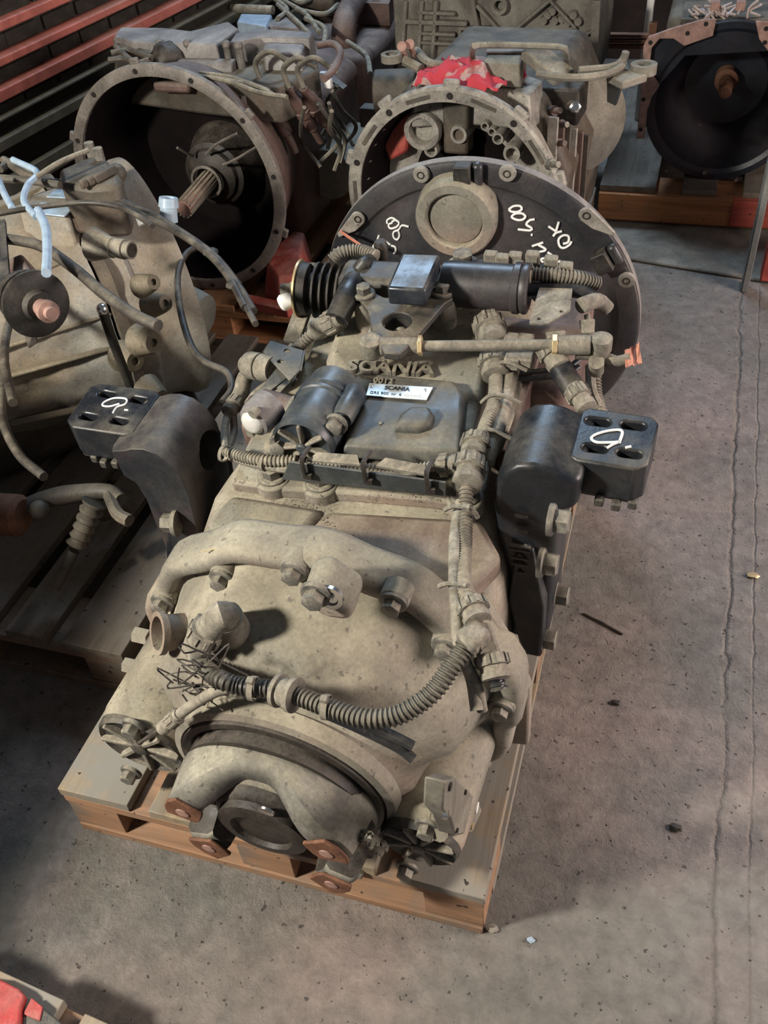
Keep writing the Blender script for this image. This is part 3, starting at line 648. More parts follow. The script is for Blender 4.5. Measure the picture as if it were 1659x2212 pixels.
OKS = [[c7(270, 180), c7(330, 140), c7(410, 140), c7(425, 180), c7(370, 210), c7(300, 205), c7(270, 180)], [c7(430, 225), c7(470, 260), c7(440, 300), c7(370, 305), c7(305, 270), c7(350, 230), c7(430, 225)],
  [c7(580, 298), c7(520, 310), c7(480, 360), c7(540, 400), c7(530, 430), c7(380, 418)], [c7(535, 482), c7(555, 486)], [c7(680, 575), c7(550, 618)], [c7(620, 600), c7(710, 665), c7(530, 705)], [c7(735, 690), c7(800, 750), c7(660, 770), c7(680, 810)], [c7(810, 800), c7(870, 805), c7(885, 790)],
  [c7(870, 325), c7(835, 440)], [c7(745, 382), c7(835, 440)], [c7(905, 440), c7(835, 460), c7(800, 500)], [c7(920, 590), c7(980, 570), c7(985, 500), c7(920, 490), c7(865, 540), c7(880, 620), c7(930, 640), c7(1000, 600), c7(1020, 560)]]
strokes('pen_mark', OKS, surf, .0026, M['white'], bell)
GSR = [[c9(315, 240), c9(310, 200), c9(360, 170), c9(410, 190), c9(370, 215)], [c9(410, 190), c9(455, 230), c9(420, 280), c9(350, 295), c9(330, 250), c9(380, 225)], [c9(570, 275), c9(490, 260), c9(450, 310), c9(390, 340), c9(390, 400), c9(430, 430), c9(460, 380), c9(445, 320)],
  [c9(215, 375), c9(195, 430), c9(160, 480), c9(145, 520), c9(175, 540), c9(230, 480), c9(250, 420)], [c9(180, 480), c9(235, 520)], [c9(350, 490), c9(290, 455), c9(260, 510), c9(280, 540), c9(240, 555), c9(215, 535)], [c9(360, 500), c9(410, 520), c9(410, 570), c9(390, 595)]]
strokes('pen_mark', GSR, surf, .0024, M['white'], bell)
a_, b_ = onbell(735, 500, -.01), onbell(790, 537, -.10)
part('red_band', MB().slab(a_, b_, .008, .002, up=(0, -1, 0)), M['redband'], gb)

# selector assembly
tb0, tb1 = gz(745, 600, .36), gz(1118, 625, .36); tb1 = V((tb1.x, tb0.y+.01, .36)); tb0 = V((tb0.x, tb0.y, .355))
part('selector_tube', MB().lathe(gz(960, 612, .37), tb1-tb0, [(0, .040), (.012, .041), (.125, .041), (.128, .045), (.138, .045), (.140, .042), (.146, .045), (.152, .044), (.155, .036), (.150, .03)], 40, c0=True, c1=True), M['pan'], gb, label='glossy black tube with rolled end')
part('selector_housing', MB().slab(gz(740, 605, .35), gz(960, 618, .35), .075, .055), M['blackdusty'], gb, bev=.014, seg=3)
part('selector_column', MB().lathe(gz(952, 690, .25), (.12, .45, 1), [(0, .03), (.03, .040), (.075, .042)], 28, c0=True, c1=True), M['redcast'], gb)
q = gz(952, 690, .25)
bx = [gz(px, py, .43) for px, py in ((868, 546), (951, 549), (918, 626), (835, 621))]
part('solenoid_box', MB().prism([p+V((0, 0, 0)) for p in bx], (0, -.0, -.035)), M['boxblk'], gb, bev=.005, label='blue black box')
q = gz(1000, 575, .36); part('bolt', MB().bolt(q, (0, 0, 1), .02, .03), M['bolt'], gb); part('bolt_post', MB().cyl(q-V((0, 0, .08)), q, .024), M['cast'], gb)
# triangular bracket
tp = [gz(px, py, .372) for px, py in ((772, 640), (785, 625), (800, 628), (830, 642), (920, 645), (950, 622), (972, 625), (978, 645), (960, 655), (880, 748), (862, 765), (830, 762), (800, 700), (795, 670))]
hq = gz(858, 694, .372)
trb = part('triangle_bracket', MB().prism(tp, (0, 0, -.014)), M['blackdusty'], gb, bev=.004, ang=30, cut=MB().cyl(hq+V((0, 0, .05)), hq-V((0, 0, .06)), .026, n=28))
part('hole_collar', MB().lathe(hq-V((0, 0, .014)), (0, 0, -1), [(0, .027), (.03, .027), (.03, .031), (0, .031)], 28, close=True), M['blackdusty'], trb)
part('lever_pin', MB().ball(hq-V((-.005, 0, .03)), .016), M['dustp'], trb)
for px, py in ((787, 637), (957, 632)):
    q = gz(px, py, .373); part('bolt', MB().bolt(q, (0, 0, 1), .014, .02), M['bolt'], trb)
    part('bracket_post', MB().cyl(q-V((0, 0, .10)), q-V((0, 0, .012)), .022), M['cast'], trb)
# shift rod
ra0 = gz(800, 747, .36); rb = gz(1322, 745, .36); RDIR = (rb-ra0)
def onrod(px, py): return gz(px, py, .36)
rod = part('shift_rod', MB().tube([onrod(905, 748), onrod(1200, 745)], .0095, 14), M['steel'], gb)
part('rod_sleeve', MB().cyl(onrod(822, 748), onrod(908, 747), .0165, .0155, 20), M['dustp'], rod, bev=.002)
part('ball_joint', MB().lathe(onrod(802, 747)-V((0, 0, .02)), (0, 0, 1), [(0, .017), (.008, .021), (.032, .020), (.037, .015), (.038, .010), (.036, .007)], 24, c0=True, c1=True), M['dustp'], rod)
part('joint_arm', MB().slab(onrod(808, 735)-V((0, 0, .0)), gz(818, 700, .35), .026, .016), M['dustp'], rod, bev=.004)
part('lock_nut', MB().cyl(onrod(903, 747), onrod(912, 747), .0185, n=6), M['brass'], rod, bev=.001)
part('lock_nut', MB().cyl(onrod(1192, 746), onrod(1204, 746), .0185, n=6), M['brass'], rod, bev=.001)
part('rod_sleeve', MB().cyl(onrod(1204, 746), onrod(1275, 745), .0165, n=20), M['dustp'], rod, bev=.002)
part('ball_joint', MB().lathe(onrod(1298, 743)-V((0, 0, .014)), (0, 0, 1), [(-.012, .012), (0, .016), (.004, .0185), (.026, .0185), (.028, .015)], 24, c0=True, c1=True), M['dustp'], rod)
part('joint_stud', MB().cyl(onrod(1290, 760)-V((0, 0, .02)), gz(1288, 800, .30), .013), M['dustp'], rod)
# lever ending in an orange frayed strap
lv = [gz(1245, 765, .34), gz(1290, 768, .335), gz(1335, 780, .33), gz(1360, 772, .335)]
part('gear_lever', MB().tube(lv, .0095, 10), M['dustp'], gb)
S = []
for k in range(9):
    t = k/8; a = gz(1352+30*t, 760-18*t, .34+.004*math.sin(9*t)); b = gz(1352+32*t, 795-12*t, .33+.004*math.sin(7*t)); S.append([a, b, b+V((0, 0, .0015)), a+V((0, 0, .0015))])
part('frayed_strap', MB().rings(S).jitter(.003), M['orange'], gb, label='frayed orange strap')
# ribbed black boots on the left
bl = gz(703, 628, .30)
axb = V((-1, -.10, .06))
part('ribbed_boot', MB().lathe(bl+V((.035, 0, 0)), axb, sum([[(i*.0155, .054), (i*.0155+.004, .054), (i*.0155+.006, .036), (i*.0155+.0135, .036)] for i in range(4)], []) + [(.065, .05), (.082, .052)], 36, c0=True, c1=True), M['rubber'], gb)
part('boot_plate', MB().lathe(bl+V((.035, 0, 0)), axb, [(.083, .056), (.087, .056)], 30, c0=True, c1=True), M['brass'], gb)
a_, b_ = gz(672, 625, .31), gz(640, 625, .31)
part('push_nipple', MB().lathe(a_, b_-a_, [(0, .02), (.02, .02), (.021, .016), (.04, .015), (.042, .012), (.06, .011)], 18, c1=True), M['steel'], gb)
a_, b_ = gz(640, 640, .30), gz(610, 655, .29)
part('elbow_nipple', MB().lathe(a_, b_-a_, [(-.02, .014), (.01, .015), (.03, .017), (.036, .013)], 14, c0=True, c1=True), M['cap_glint'], gb)
part('top_lug', MB().cyl(gz(685, 570, .34), gz(683, 600, .32), .018), M['grease'], gb)
part('flat_stay', MB().slab(gz(662, 650, .27), gz(630, 740, .23), .035, .012), M['dustp'], gb, bev=.002)
# elbow and connectors at left, from the boot down to the cover edge
a_, b_, c_ = gz(760, 620, .36), gz(735, 655, .36), gz(700, 700, .32)
part('elbow_pipe', MB().tube([gz(765, 610, .36), gz(750, 640, .37), gz(728, 690, .35)], .022, 16), M['black'], gb)
def conn(p, q, r, parent, m='dustp', nm='screw_connector'):
    p, q = V(p), V(q); L = (q-p).length
    o = part(nm, MB().lathe(p, q-p, [(0, r*.72), (L*.1, r*.8), (L*.12, r), (L*.5, r*1.03), (L*.52, r*.84), (L*.72, r*.84), (L*.74, r*.95), (L*.95, r*.92), (L, r*.7)], 20, c0=True, c1=True), M[m], parent)
    a, u, v = perp(q-p)
    z = MB()
    for k in range(10):
        t = 2*PI*k/10; d = u*math.cos(t)+v*math.sin(t); z.slab(p+a*(L*.14)+d*r*1.02, p+a*(L*.48)+d*r*1.04, r*.22, r*.14, up=d)
    zz_ = part('grip_ribs', z, M[m], o); return o
conn(gz(738, 685, .35), gz(680, 715, .30), .021, gb)
part('ribbed_stub', MB().hose([gz(690, 708, .30), gz(660, 735, .28), gz(635, 760, .26)], .012), M['dustp'], gb)
# left valve block, sensor and bent plate
vb = part('valve_block', MB().box(gz(575, 900, .26)+V((-.0, 0, -.01)), (.075, .09, .06), .25), M['redcast'], gb, bev=.012, seg=3)
a_, b_ = gy(560, 905, .50), gy(545, 915, .46)
q = gy(543, 917, .45)
part('bright_port', MB().lathe(q+V((.012, .05, 0)), (-.25, -1, .0), [(0, .03), (.035, .03), (.045, .027), (.048, .021)], 28, c0=True, c1=True), M['silver'], vb)
part('port_glass', MB().lathe(q+V((.0, .004, 0)), (-.25, -1, .0), [(0, .021), (.005, .019), (.010, .012)], 20, c1=True), M['lens'], vb, label='sight port with a reflection set in its colour')
for px, py in ((548, 897), (541, 938)):
    q2 = gy(px, py, .445); part('screw', MB().lathe(q2+V((0, .012, 0)), (-.2, -1, 0), [(0, .009), (.012, .008)], 12, c1=True), M['steel'], vb)
part('valve_neck', MB().tube([gz(570, 860, .27), gz(620, 875, .27), gz(650, 885, .28)], .018, 14), M['redcast'], vb)
part('pressure_sensor', MB().lathe(gz(535, 788, .27), gz(600, 800, .28)-gz(535, 788, .27), [(-.012, .014), (0, .024), (.008, .026), (.03, .026), (.031, .023), (.033, .023), (.034, .026), (.062, .024)], 24, c0=True, c1=True), M['dustp'], gb)
bp_ = [gz(px, py, .30) for px, py in ((583, 735), (656, 757), (648, 800), (625, 822), (600, 795), (568, 760))]
hol = MB(); 
for px, py in ((620, 757), (605, 780)): qq = gz(px, py, .30); hol.cyl(qq+V((0, 0, .03)), qq-V((0, 0, .03)), .0055, n=12)
bpp = part('bent_plate', MB().prism(bp_, (0, 0, -.004)), M['cover'], gb, bev=.001, cut=hol)
part('plate_arm', MB().prism([gz(600, 792, .295), gz(640, 800, .295), gz(560, 862, .28), gz(545, 862, .28)], (0, 0, -.004)), M['cover'], bpp)
part('plate_fold', MB().prism([gz(656, 757, .30), gz(648, 800, .30), gz(625, 845, .25), gz(655, 790, .25)], (.003, 0, 0)), M['cover'], bpp)
for P, r in (([gz(560, 790, .25), gz(530, 815, .25), gz(520, 850, .24), gz(500, 880, .24)], .015), ([gz(590, 830, .25), gz(560, 850, .25), gz(540, 875, .25)], .012)):
    part('union_tee', MB().tube(P, r, 12), M['dustp'], gb)
conn(gz(515, 862, .24), gz(492, 892, .24), .016, gb)
part('cable', MB().tube([gz(493, 890, .235), gz(485, 930, .24), gz(488, 970, .25), gz(500, 985, .27), gz(560, 1005, .29), gz(620, 1008, .29)], .0075, 8), M['dustp'], gb)
part('cable', MB().tube([gz(503, 890, .235), gz(505, 935, .22), gz(490, 975, .24)], .007, 8), M['hose'], gb)
part('conduit', MB().hose([gz(490, 975, .285), gz(520, 985, .29), gz(570, 995, .30), gz(640, 997, .30)], .011), M['dustp'], gb)
part('conduit', MB().hose([gz(640, 997, .295), gz(760, 1008, .30), gz(860, 1015, .30), gz(950, 1005, .31)], .009), M['dustp'], gb)
part('cable', MB().tube([gz(490, 985, .28), gz(600, 1012, .29), gz(760, 1018, .295), gz(900, 1020, .30)], .007, 8), M['dustp'], gb)
for px, py in ((483, 980), (570, 1000), (655, 1003)): q = gz(px, py, .295); part('cable_tie', MB().lathe(q, (1, -.1, 0), [(-.003, .014), (.003, .014), (.003, .012), (-.003, .012)], 14, close=True), M['dustp'], gb)
# right harness: big connectors near the bell, run down the right edge
conn(gz(1052, 690, .33), gz(1068, 740, .33), .027, gb)
conn(gz(1066, 765, .32), gz(1072, 815, .31), .026, gb)
part('conduit', MB().hose([gz(1072, 815, .31), gz(1068, 870, .32), gz(1050, 920, .33), gz(1038, 955, .33)], .0125), M['dustp'], gb)
part('cable', MB().tube([gz(1105, 800, .30), gz(1090, 870, .31), gz(1065, 950, .32), gz(1050, 1000, .31)], .014, 10), M['dustp'], gb)
part('cable', MB().tube([gz(1118, 830, .29), gz(1100, 900, .30), gz(1075, 970, .30)], .008, 8), M['dustp'], gb)
for px, py in ((1100, 800), (1085, 870), (1062, 945)): q = gz(px, py, .322); part('cable_tie', MB().tube([q+V((-.035, 0, -.006)), q+V((-.02, 0, .012)), q+V((.0, 0, .016)), q+V((.03, 0, .004))], .0035, 6), M['dustp'], gb)
part('casing_ridge', MB().slab(gz(1165, 770, .22), gz(1085, 1010, .22), .02, .08), M['redcast'], gb, bev=.003)
# junction: tee connector
conn(gz(1030, 945, .33), gz(1022, 985, .33), .022, gb)
conn(gz(1016, 990, .33), gz(1008, 1050, .33), .025, gb)
conn(gz(945, 1005, .32), gz(990, 1003, .325), .017, gb)
part('tee_body', MB().slab(gz(985, 1003, .325), gz(1040, 998, .33), .03, .03), M['dustp'], gb, bev=.006)
part('conduit', MB().hose([gz(1008, 1050, .325), gz(1005, 1110, .31), gz(1003, 1180, .31), gz(1000, 1240, .33), gz(1008, 1285, .35), gz(1018, 1310, .35)], .0115), M['hose'], gb)
part('cable', MB().tube([gz(995, 1085, .31), gz(983, 1150, .31), gz(981, 1230, .33), gz(985, 1310, .345), gz(990, 1380, .33), gz(1000, 1420, .32), gz(1020, 1470, .29), gz(1030, 1535, .27)], .0085, 10), M['dustp'], gb)
part('cable', MB().tube([gz(1000, 1420, .31), gz(1030, 1480, .29), gz(1042, 1535, .26)], .0075, 10), M['dustp'], gb)
for px, py, h in ((1003, 1105, .32), (995, 1272, .345)): q = gz(px, py, h); z = MB(); z.tube([q+V((-.03, 0, -.004)), q+V((-.015, -.002, .010)), q+V((.012, -.002, .010)), q+V((.02, 0, -.008))], .0035, 6); z.box(q+V((.004, -.004, .014)), (.010, .008, .008)); part('cable_tie', z, M['dustp'], gb)
conn(gz(1014, 1298, .35), gz(1034, 1345, .35), .020, gb)
part('branch_fitting', MB().slab(gz(1030, 1340, .345), gz(1062, 1430, .31), .030, .024), M['dustp'], gb, bev=.006)
conn(gz(1058, 1408, .315), gz(1072, 1470, .30), .021, gb)
part('conduit', MB().hose([gz(1070, 1465, .30), gz(1078, 1490, .29)], .0115), M['black'], gb)
part('union_tee', MB().slab(gz(1045, 1360, .345), gz(1000, 1395, .345), .034, .03), M['dustp'], gb, bev=.008)
conn(gz(1035, 1375, .34), gz(1005, 1395, .34), .018, gb)
# long conduit looping over the dome to the elbow plug
hp = [gz(1010, 1388, .34), gz(975, 1440, .33), gz(930, 1500, .315), gz(860, 1545, .30), gz(790, 1552, .295), gz(720, 1532, .29), gz(650, 1505, .285), gz(600, 1490, .28), gz(520, 1482, .275), gz(468, 1463, .272), gy(434, 1430, .095), gy(430, 1392, .099)]
part('conduit', MB().hose(hp, .0135, .0068, .0026, 14), M['hoseb'], gb, label='long ribbed conduit')
q0, q1 = gz(598, 1490, .282), gz(640, 1503, .286)
part('conduit_collar', MB().lathe(q0, q1-q0, [(-.002, .017), (0, .023), (.006, .023), (.007, .019), (.022, .019), (.023, .024), (.030, .024), (.031, .016)], 24, c0=True, c1=True), M['dustp'], gb)
for px, py, h in ((547, 1487, .28), (705, 1527, .29)): q = gz(px, py, h); part('cable_tie', MB().lathe(q, (1, .1, 0), [(-.004, .017), (.004, .017), (.004, .0145), (-.004, .0145)], 16, close=True), M['dustp'], gb); part('tie_head', MB().box(q+V((0, 0, .019)), (.01, .009, .008)), M['dustp'], gb, bev=.001)
for P in ([gz(700, 1540, .27), gz(780, 1575, .255), gz(860, 1615, .235), gz(893, 1640, .225)], [gz(780, 1560, .26), gz(850, 1590, .25), gz(892, 1612, .24)]):
    part('cable', MB().tube(P, .0075, 8), M['black'], gb)
# elbow plug on the dome
e0, e1, e2 = gy(532, 1412, .165), gy(487, 1332, .118), gy(452, 1362, .108)
part('elbow_base', MB().lathe(e0, e1-e0, [(-.02, .036), (.012, .034), (.014, .029), (.026, .029), (.027, .033), (.040, .033), (.041, .026), (.05, .026)], 24, c0=True, c1=True), M['dustp'], gb)
dd = (e1-e0).normalized(); L0 = (e1-e0).length
part('elbow_plug', MB().lathe(e0+dd*.05, dd, [(0, .029), (.03, .030), (.032, .027), (L0-.05, .024)], 24, c0=True, c1=True), M['dustp'], gb)
part('elbow_bend', MB().tube([e1-dd*.006, e1+dd*.012+(e2-e1)*.12, e1+(e2-e1)*.5+dd*.008, e2+(e2-e1)*.1], .0215, 16), M['dustp'], gb)
conn(gy(455, 1352, .108), gy(430, 1395, .098), .025, gb)
# thin hose at left with a wire nest
part('breather_hose', MB().tube([gy(520, 1482, .05), gy(470, 1492, .04), gy(420, 1520, .03), gy(385, 1545, .02)], .0085, 10), M['dustp'], gb)
a_, b_ = gy(388, 1542, .02), gy(350, 1575, .01); conn(a_, b_, .012, gb)
part('hose_tip', MB().cyl(b_, gy(300, 1605, .0), .0055, .0025, 8), M['grease'], gb)
for k in range(16):
    c = gy(random.uniform(395, 470), random.uniform(1395, 1500), .055); P = [c+V((random.uniform(-.045, .045), random.uniform(-.02, .01), random.uniform(-.03, .03))) for _ in range(4)]
    part('twig_wire', MB().tube(P, .0014, 4, .01), M['grease'], gb)
# parts on the right of the selector
plp = [gz(px, py, .37) for px, py in ((1143, 697), (1168, 700), (1185, 697), (1232, 668), (1238, 610), (1170, 600))]
hol = MB()
for px, py in ((1165, 688), (1213, 672)): qq = gz(px, py, .37); hol.cyl(qq+V((0, 0, .03)), qq-V((0, 0, .03)), .004, n=12)
part('flat_plate', MB().prism(plp, (0, 0, -.005)), M['dustp'], gb, bev=.001, cut=hol)
part('return_pipe', MB().tube([gz(1138, 625, .36), gz(1240, 628, .36), gz(1275, 640, .35), gz(1305, 668, .32)], .0125, 14), M['black'], gb)
part('conduit', MB().hose([gz(1150, 592, .38), gz(1200, 595, .38), gz(1250, 602, .37), gz(1290, 612, .35)], .0135), M['hose'], gb)
part('cable', MB().tube([gz(1000, 570, .36), gz(1100, 578, .36), gz(1200, 588, .36), gz(1285, 603, .35)], .011, 10), M['rubber'], gb)
conn(gz(1105, 590, .38), gz(1150, 593, .38), .021, gb, 'hose')
for px, py in ((1085, 566), (1113, 562), (1150, 560), (1190, 570), (1222, 584), (1060, 560)): q = gz(px, py, .38); part('cable_clip', MB().box(q, (.024, .018, .03), 0), M['dustp'], gb, bev=.003)
conn(gz(1178, 742, .35), gz(1210, 795, .33), .021, gb)
part('black_sleeve', MB().cyl(gz(1200, 780, .33), gz(1245, 850, .31), .020), M['black'], gb, bev=.002)
conn(gz(1238, 835, .32), gz(1270, 885, .31), .019, gb)
part('conduit', MB().hose([gz(1262, 875, .31), gz(1285, 910, .28), gz(1300, 950, .22)], .011), M['hose'], gb)
part('conduit', MB().hose([gz(1285, 800, .28), gz(1288, 850, .26), gz(1300, 900, .25)], .011), M['hose'], gb)
part('cable', MB().tube([gz(1275, 790, .29), gz(1280, 850, .27), gz(1310, 905, .24)], .009, 8), M['dustp'], gb)
for y0 in (808, 822): part('brake_pipe', MB().tube([gz(1115, y0, .27), gz(1180, y0-8, .27), gz(1225, y0-14, .27), gz(1250, y0-30, .27)], .005, 8), M['black'], gb)
for px, py, rr in ((1200, 715, .018), (1268, 690, .014)): 
    part('sensor_plug', MB().cyl(gz(px, py, .34), gz(px+2, py+32, .32), rr, rr*.8, 14), M['dustp'], gb, bev=.003)
for px, py in ((1105, 740), (1135, 742), (1108, 778), (1135, 778)): part('terminal_block', MB().box(gz(px, py, .33), (.026, .03, .024)), M['dustp'], gb, bev=.003)
part('pipe_stub', MB().tube([gz(1255, 660, .36), gz(1290, 650, .35), gz(1312, 668, .33)], .014, 12), M['dustp'], gb)
part('sensor_lead', MB().tube([gz(1268, 680, .34), gz(1275, 720, .32), gz(1262, 760, .30)], .006, 8), M['dustp'], gb)
part('cross_bracket', MB().slab(gz(1040, 710, .28), gz(1260, 730, .28), .06, .02), M['redcast'], gb, bev=.004)
part('side_casting', MB().box((.25, .92, .13), (.10, .34, .24)), M['redcast'], gb, bev=.02, seg=3)
part('side_casting', MB().box((-.22, .86, .10), (.10, .4, .24)), M['cast'], gb, bev=.02, seg=3)
part('breather_conduit', MB().hose([gz(718, 560, .36), gz(735, 545, .37), gz(775, 540, .37), gz(815, 553, .37)], .012), M['dustp'], gb)
part('black_elbow', MB().tube([gz(770, 590, .36), gz(785, 572, .38), gz(800, 562, .36)], .014, 12), M['black'], gb)
part('breather_cap', MB().lathe(gz(826, 560, .34), (0, 0, 1), [(0, .012), (.03, .014), (.04, .01)], 12, c0=True, c1=True), M['grease'], gb)
# straw lying on the casing
tag(part('dry_straw', MB().tube([gz(432, 1192, .30), gz(470, 1185, .30), gz(506, 1180, .30)], .0012, 5), M['straw'], None), 'thin pale straw lying on the left shoulder of the dusty gearbox', 'straw')

# loose grit lying on the casing, too fine to count
gr = MB()
for _ in range(420):
    z0 = random.random()
    if z0 < .6: q = gz(random.uniform(500, 720), random.uniform(1078, 1150), .247)
    elif z0 < .8: q = gz(random.uniform(790, 900), random.uniform(764, 778), .307)
    else: q = gz(random.uniform(520, 960), random.uniform(1068, 1090), .264)
    r = random.uniform(.0006, .0017); gr.add([q+V((r, 0, 0)), q+V((-r*.6, r, 0)), q+V((-r*.5, -r, 0)), q+V((0, 0, r*1.2))], [(0, 1, 3), (1, 2, 3), (2, 0, 3), (0, 2, 1)])
part('dirt_crumbs', gr, M['castr'], gb)['kind'] = 'stuff'
#==OTHER UNITS==
pallet(-1.235, .31, 1.2, .8, 'dark wooden pallet under the pale silver gearbox at the left', (M['wdarkx'], M['wdarky']))
pallet(-1.24, 1.66, 1.2, .8, 'orange wooden pallet under the wide open dark bell housing', (M['wor'], M['wory']))
pallet(-.43, 1.86, .82, .67, 'dark wooden pallet under the alloy gearbox with the red rag', (M['wdarkx'], M['wdarky']))
pd_ = pallet(.25, 2.70, 1.0, 1.2, 'orange wooden pallet under the navy bell housing at top right', (M['wor'], M['wdarky']), wd=[.2, .12, .2, .12, .2])
part('front_beam', MB(WF).box((.85, 2.695, .072), (1.2, .03, .10)).jitter(.001), M['wor'], pd_, bev=.003)
part('red_board', MB(WF).box((.80, 2.69, .075), (.16, .034, .095)).jitter(.001), M['wred'], pd_, bev=.003)

# --- pale silver gearbox, left
HF = yawed((-.86, 1.14, .46), 42)
wg = thing('pale_gearbox', 'pale silver gearbox with trailing black cables at the left edge', 'gearbox', (-.85, .9, .144))
def hl(prof, n=64): return MB(HF).lathe((0, 0, 0), (0, 1, 0), [(y, r*.9) for y, r in prof], n, c0=True, c1=True)
def lump(p, amp=.013):
    n_ = mathutils.noise.noise(V(p)*9)+.5*mathutils.noise.noise(V(p)*21+V((3, 1, 7))); return amp*n_
rings_ = []
prof_ = [(-.42, .10), (-.41, .19), (-.38, .225), (-.34, .235), (-.28, .24), (-.22, .25), (-.17, .262), (-.12, .272), (-.08, .284), (-.05, .293), (-.03, .30)]
for (y0_, r0_), (y1_, r1_) in zip(prof_, prof_[1:]):
    for q_ in range(3):
        y_, r_ = y0_+(y1_-y0_)*q_/3, r0_+(r1_-r0_)*q_/3; row = []
        for k in range(110):
            a = 2*PI*k/110; cx_, cz_ = math.cos(a), math.sin(a); rr_ = r_*(1+.05*max(0, math.cos(4*(a-.6)))) + lump((cx_*r_*1.3, y_*1.3, cz_*r_*1.3))
            row.append((rr_*cx_, y_, rr_*cz_))
        rings_.append(row)
part('main_casing', MB(HF).rings(rings_), M['whitecast'], wg, ang=60)
part('casing_flange', MB(HF).rings([[(r*.9*(1+.03*max(0, math.cos(a*10)))*math.cos(a), y, r*.9*(1+.03*max(0, math.cos(a*10)))*math.sin(a)) for a in [2*PI*k/120 for k in range(120)]] for y, r in ((-.03, .335), (-.028, .342), (-.002, .342), (0, .336))]), M['darkcast'], wg)
part('bell_housing', hl([(0, .33), (.04, .335), (.05, .325), (.09, .322), (.12, .328), (.15, .345), (.17, .345), (.175, .30)]), M['whitecast'], wg)
part('front_drum', hl([(-.66, .16), (-.655, .235), (-.64, .245), (-.40, .25), (-.39, .24)]), M['drum'], wg, label='smooth pale grey drum')
part('drum_band', hl([(-.662, .2), (-.66, .256), (-.645, .258), (-.643, .25)]), M['whitecast'], wg)
for a in (-30, 5, 20, 48, 100, 140):
    t = math.radians(a); part('casing_rib', MB(HF).slab((.243*math.cos(t), -.33, .243*math.sin(t)), (.295*math.cos(t), -.03, .295*math.sin(t)), .010, .018, up=(math.cos(t), 0, math.sin(t))), M['palecast2'], wg, bev=.004)
# top cover box with pale windows
top = [pick(HF, px, py, z=.30) for px, py in ((35, 470), (150, 478), (205, 425), (215, 400), (120, 408), (60, 430))]
part('top_cover', MB(HF).rings(taper(top, .2, .31, .01)), M['whitecast'], wg, bev=.01)
for qs in (((62, 462), (140, 470), (165, 448), (90, 440)), ((100, 428), (185, 432), (205, 418), (125, 410))):
    part('smooth_panel', MB(HF).prism([pick(HF, px, py, z=.312) for px, py in qs], (0, 0, .004)), M['bluewire'], wg, bev=.002)
for px, py, r in ((190, 500, .08), (300, 620, .07), (330, 800, .06), (240, 760, .06), (180, 640, .09), (350, 900, .05)):
    pass
# threaded port pointing right
q = wz(235, 533, .80); e = wz(280, 540, .80)
part('port_neck', MB(WF).lathe(q, e-q, [(-.04, .034), (-.01, .026), (0, .021), (.012, .021), (.014, .018), (.03, .020), (.040, .020), (.041, .016), (.05, .016), (.052, .018), (.056, .018)], 24, c0=True, c1=True), M['steel'], wg)
part('port_mouth', MB(WF).cyl(q+(e-q).normalized()*.056, q+(e-q).normalized()*.0575, .014, n=18), M['grease'], wg)
# bolts and lumps down the flank
for px, py, zz, r in ((355, 655, .62, .016), (330, 610, .70, .014), (330, 740, .55, .02), (345, 860, .42, .02), (290, 780, .50, .02), (240, 900, .42, .02)):
    q = wz(px, py, zz); nn = (q-HF.w((0, -.15, 0))).normalized(); part('casing_boss', MB(WF).lathe(q-nn*.05, nn, [(0, r*1.9), (.045, r*1.3), (.055, r*1.1), (.055, r*.5), (.045, r*.4)], 18, c1=True), M['palecast2'], wg)
# black rod down the flank
part('dip_tube', MB(WF).tube([wz(222, 672, .72), wz(245, 740, .62), wz(280, 830, .50)], .010, 12), M['rubber'], wg)
q = wz(221, 668, .73); part('tube_cap', MB(WF).ball(q, .012), M['shiny'], wg)
# black round flange with shaft stub, left edge
q = wz(75, 655, .80)
fl_ = part('shaft_flange', MB(WF).lathe(q, (.8, -.5, .1), [(-.045, .052), (-.02, .056), (-.018, .04), (-.006, .04), (-.004, .060), (.010, .062), (.014, .05), (.016, .03), (.03, .026)], 36, c0=True, c1=True), M['rubber'], wg)
part('shaft_stub', MB(WF).lathe(q+V((.024, -.015, .003)), (.8, -.5, .1), [(0, .016), (.02, .015), (.022, .020), (.036, .020), (.038, .012), (.05, .012)], 18, c0=True, c1=True), M['rustl'], wg)
part('shaft_bracket', MB(WF).prism([wz(10, 560, .8), wz(45, 545, .82), wz(75, 600, .82), wz(60, 650, .8), wz(10, 680, .78)], (0, .03, -.06)), M['redcast'], wg, bev=.008)
part('black_stay', MB(WF).slab(wz(-5, 480, .86), wz(8, 660, .80), .03, .01), M['rubber'], wg)
part('slotted_tab', MB(WF).prism([wz(42, 690, .76), wz(75, 700, .76), wz(78, 740, .74), wz(62, 752, .74)], (0, .004, -.002)), M['grease'], wg)
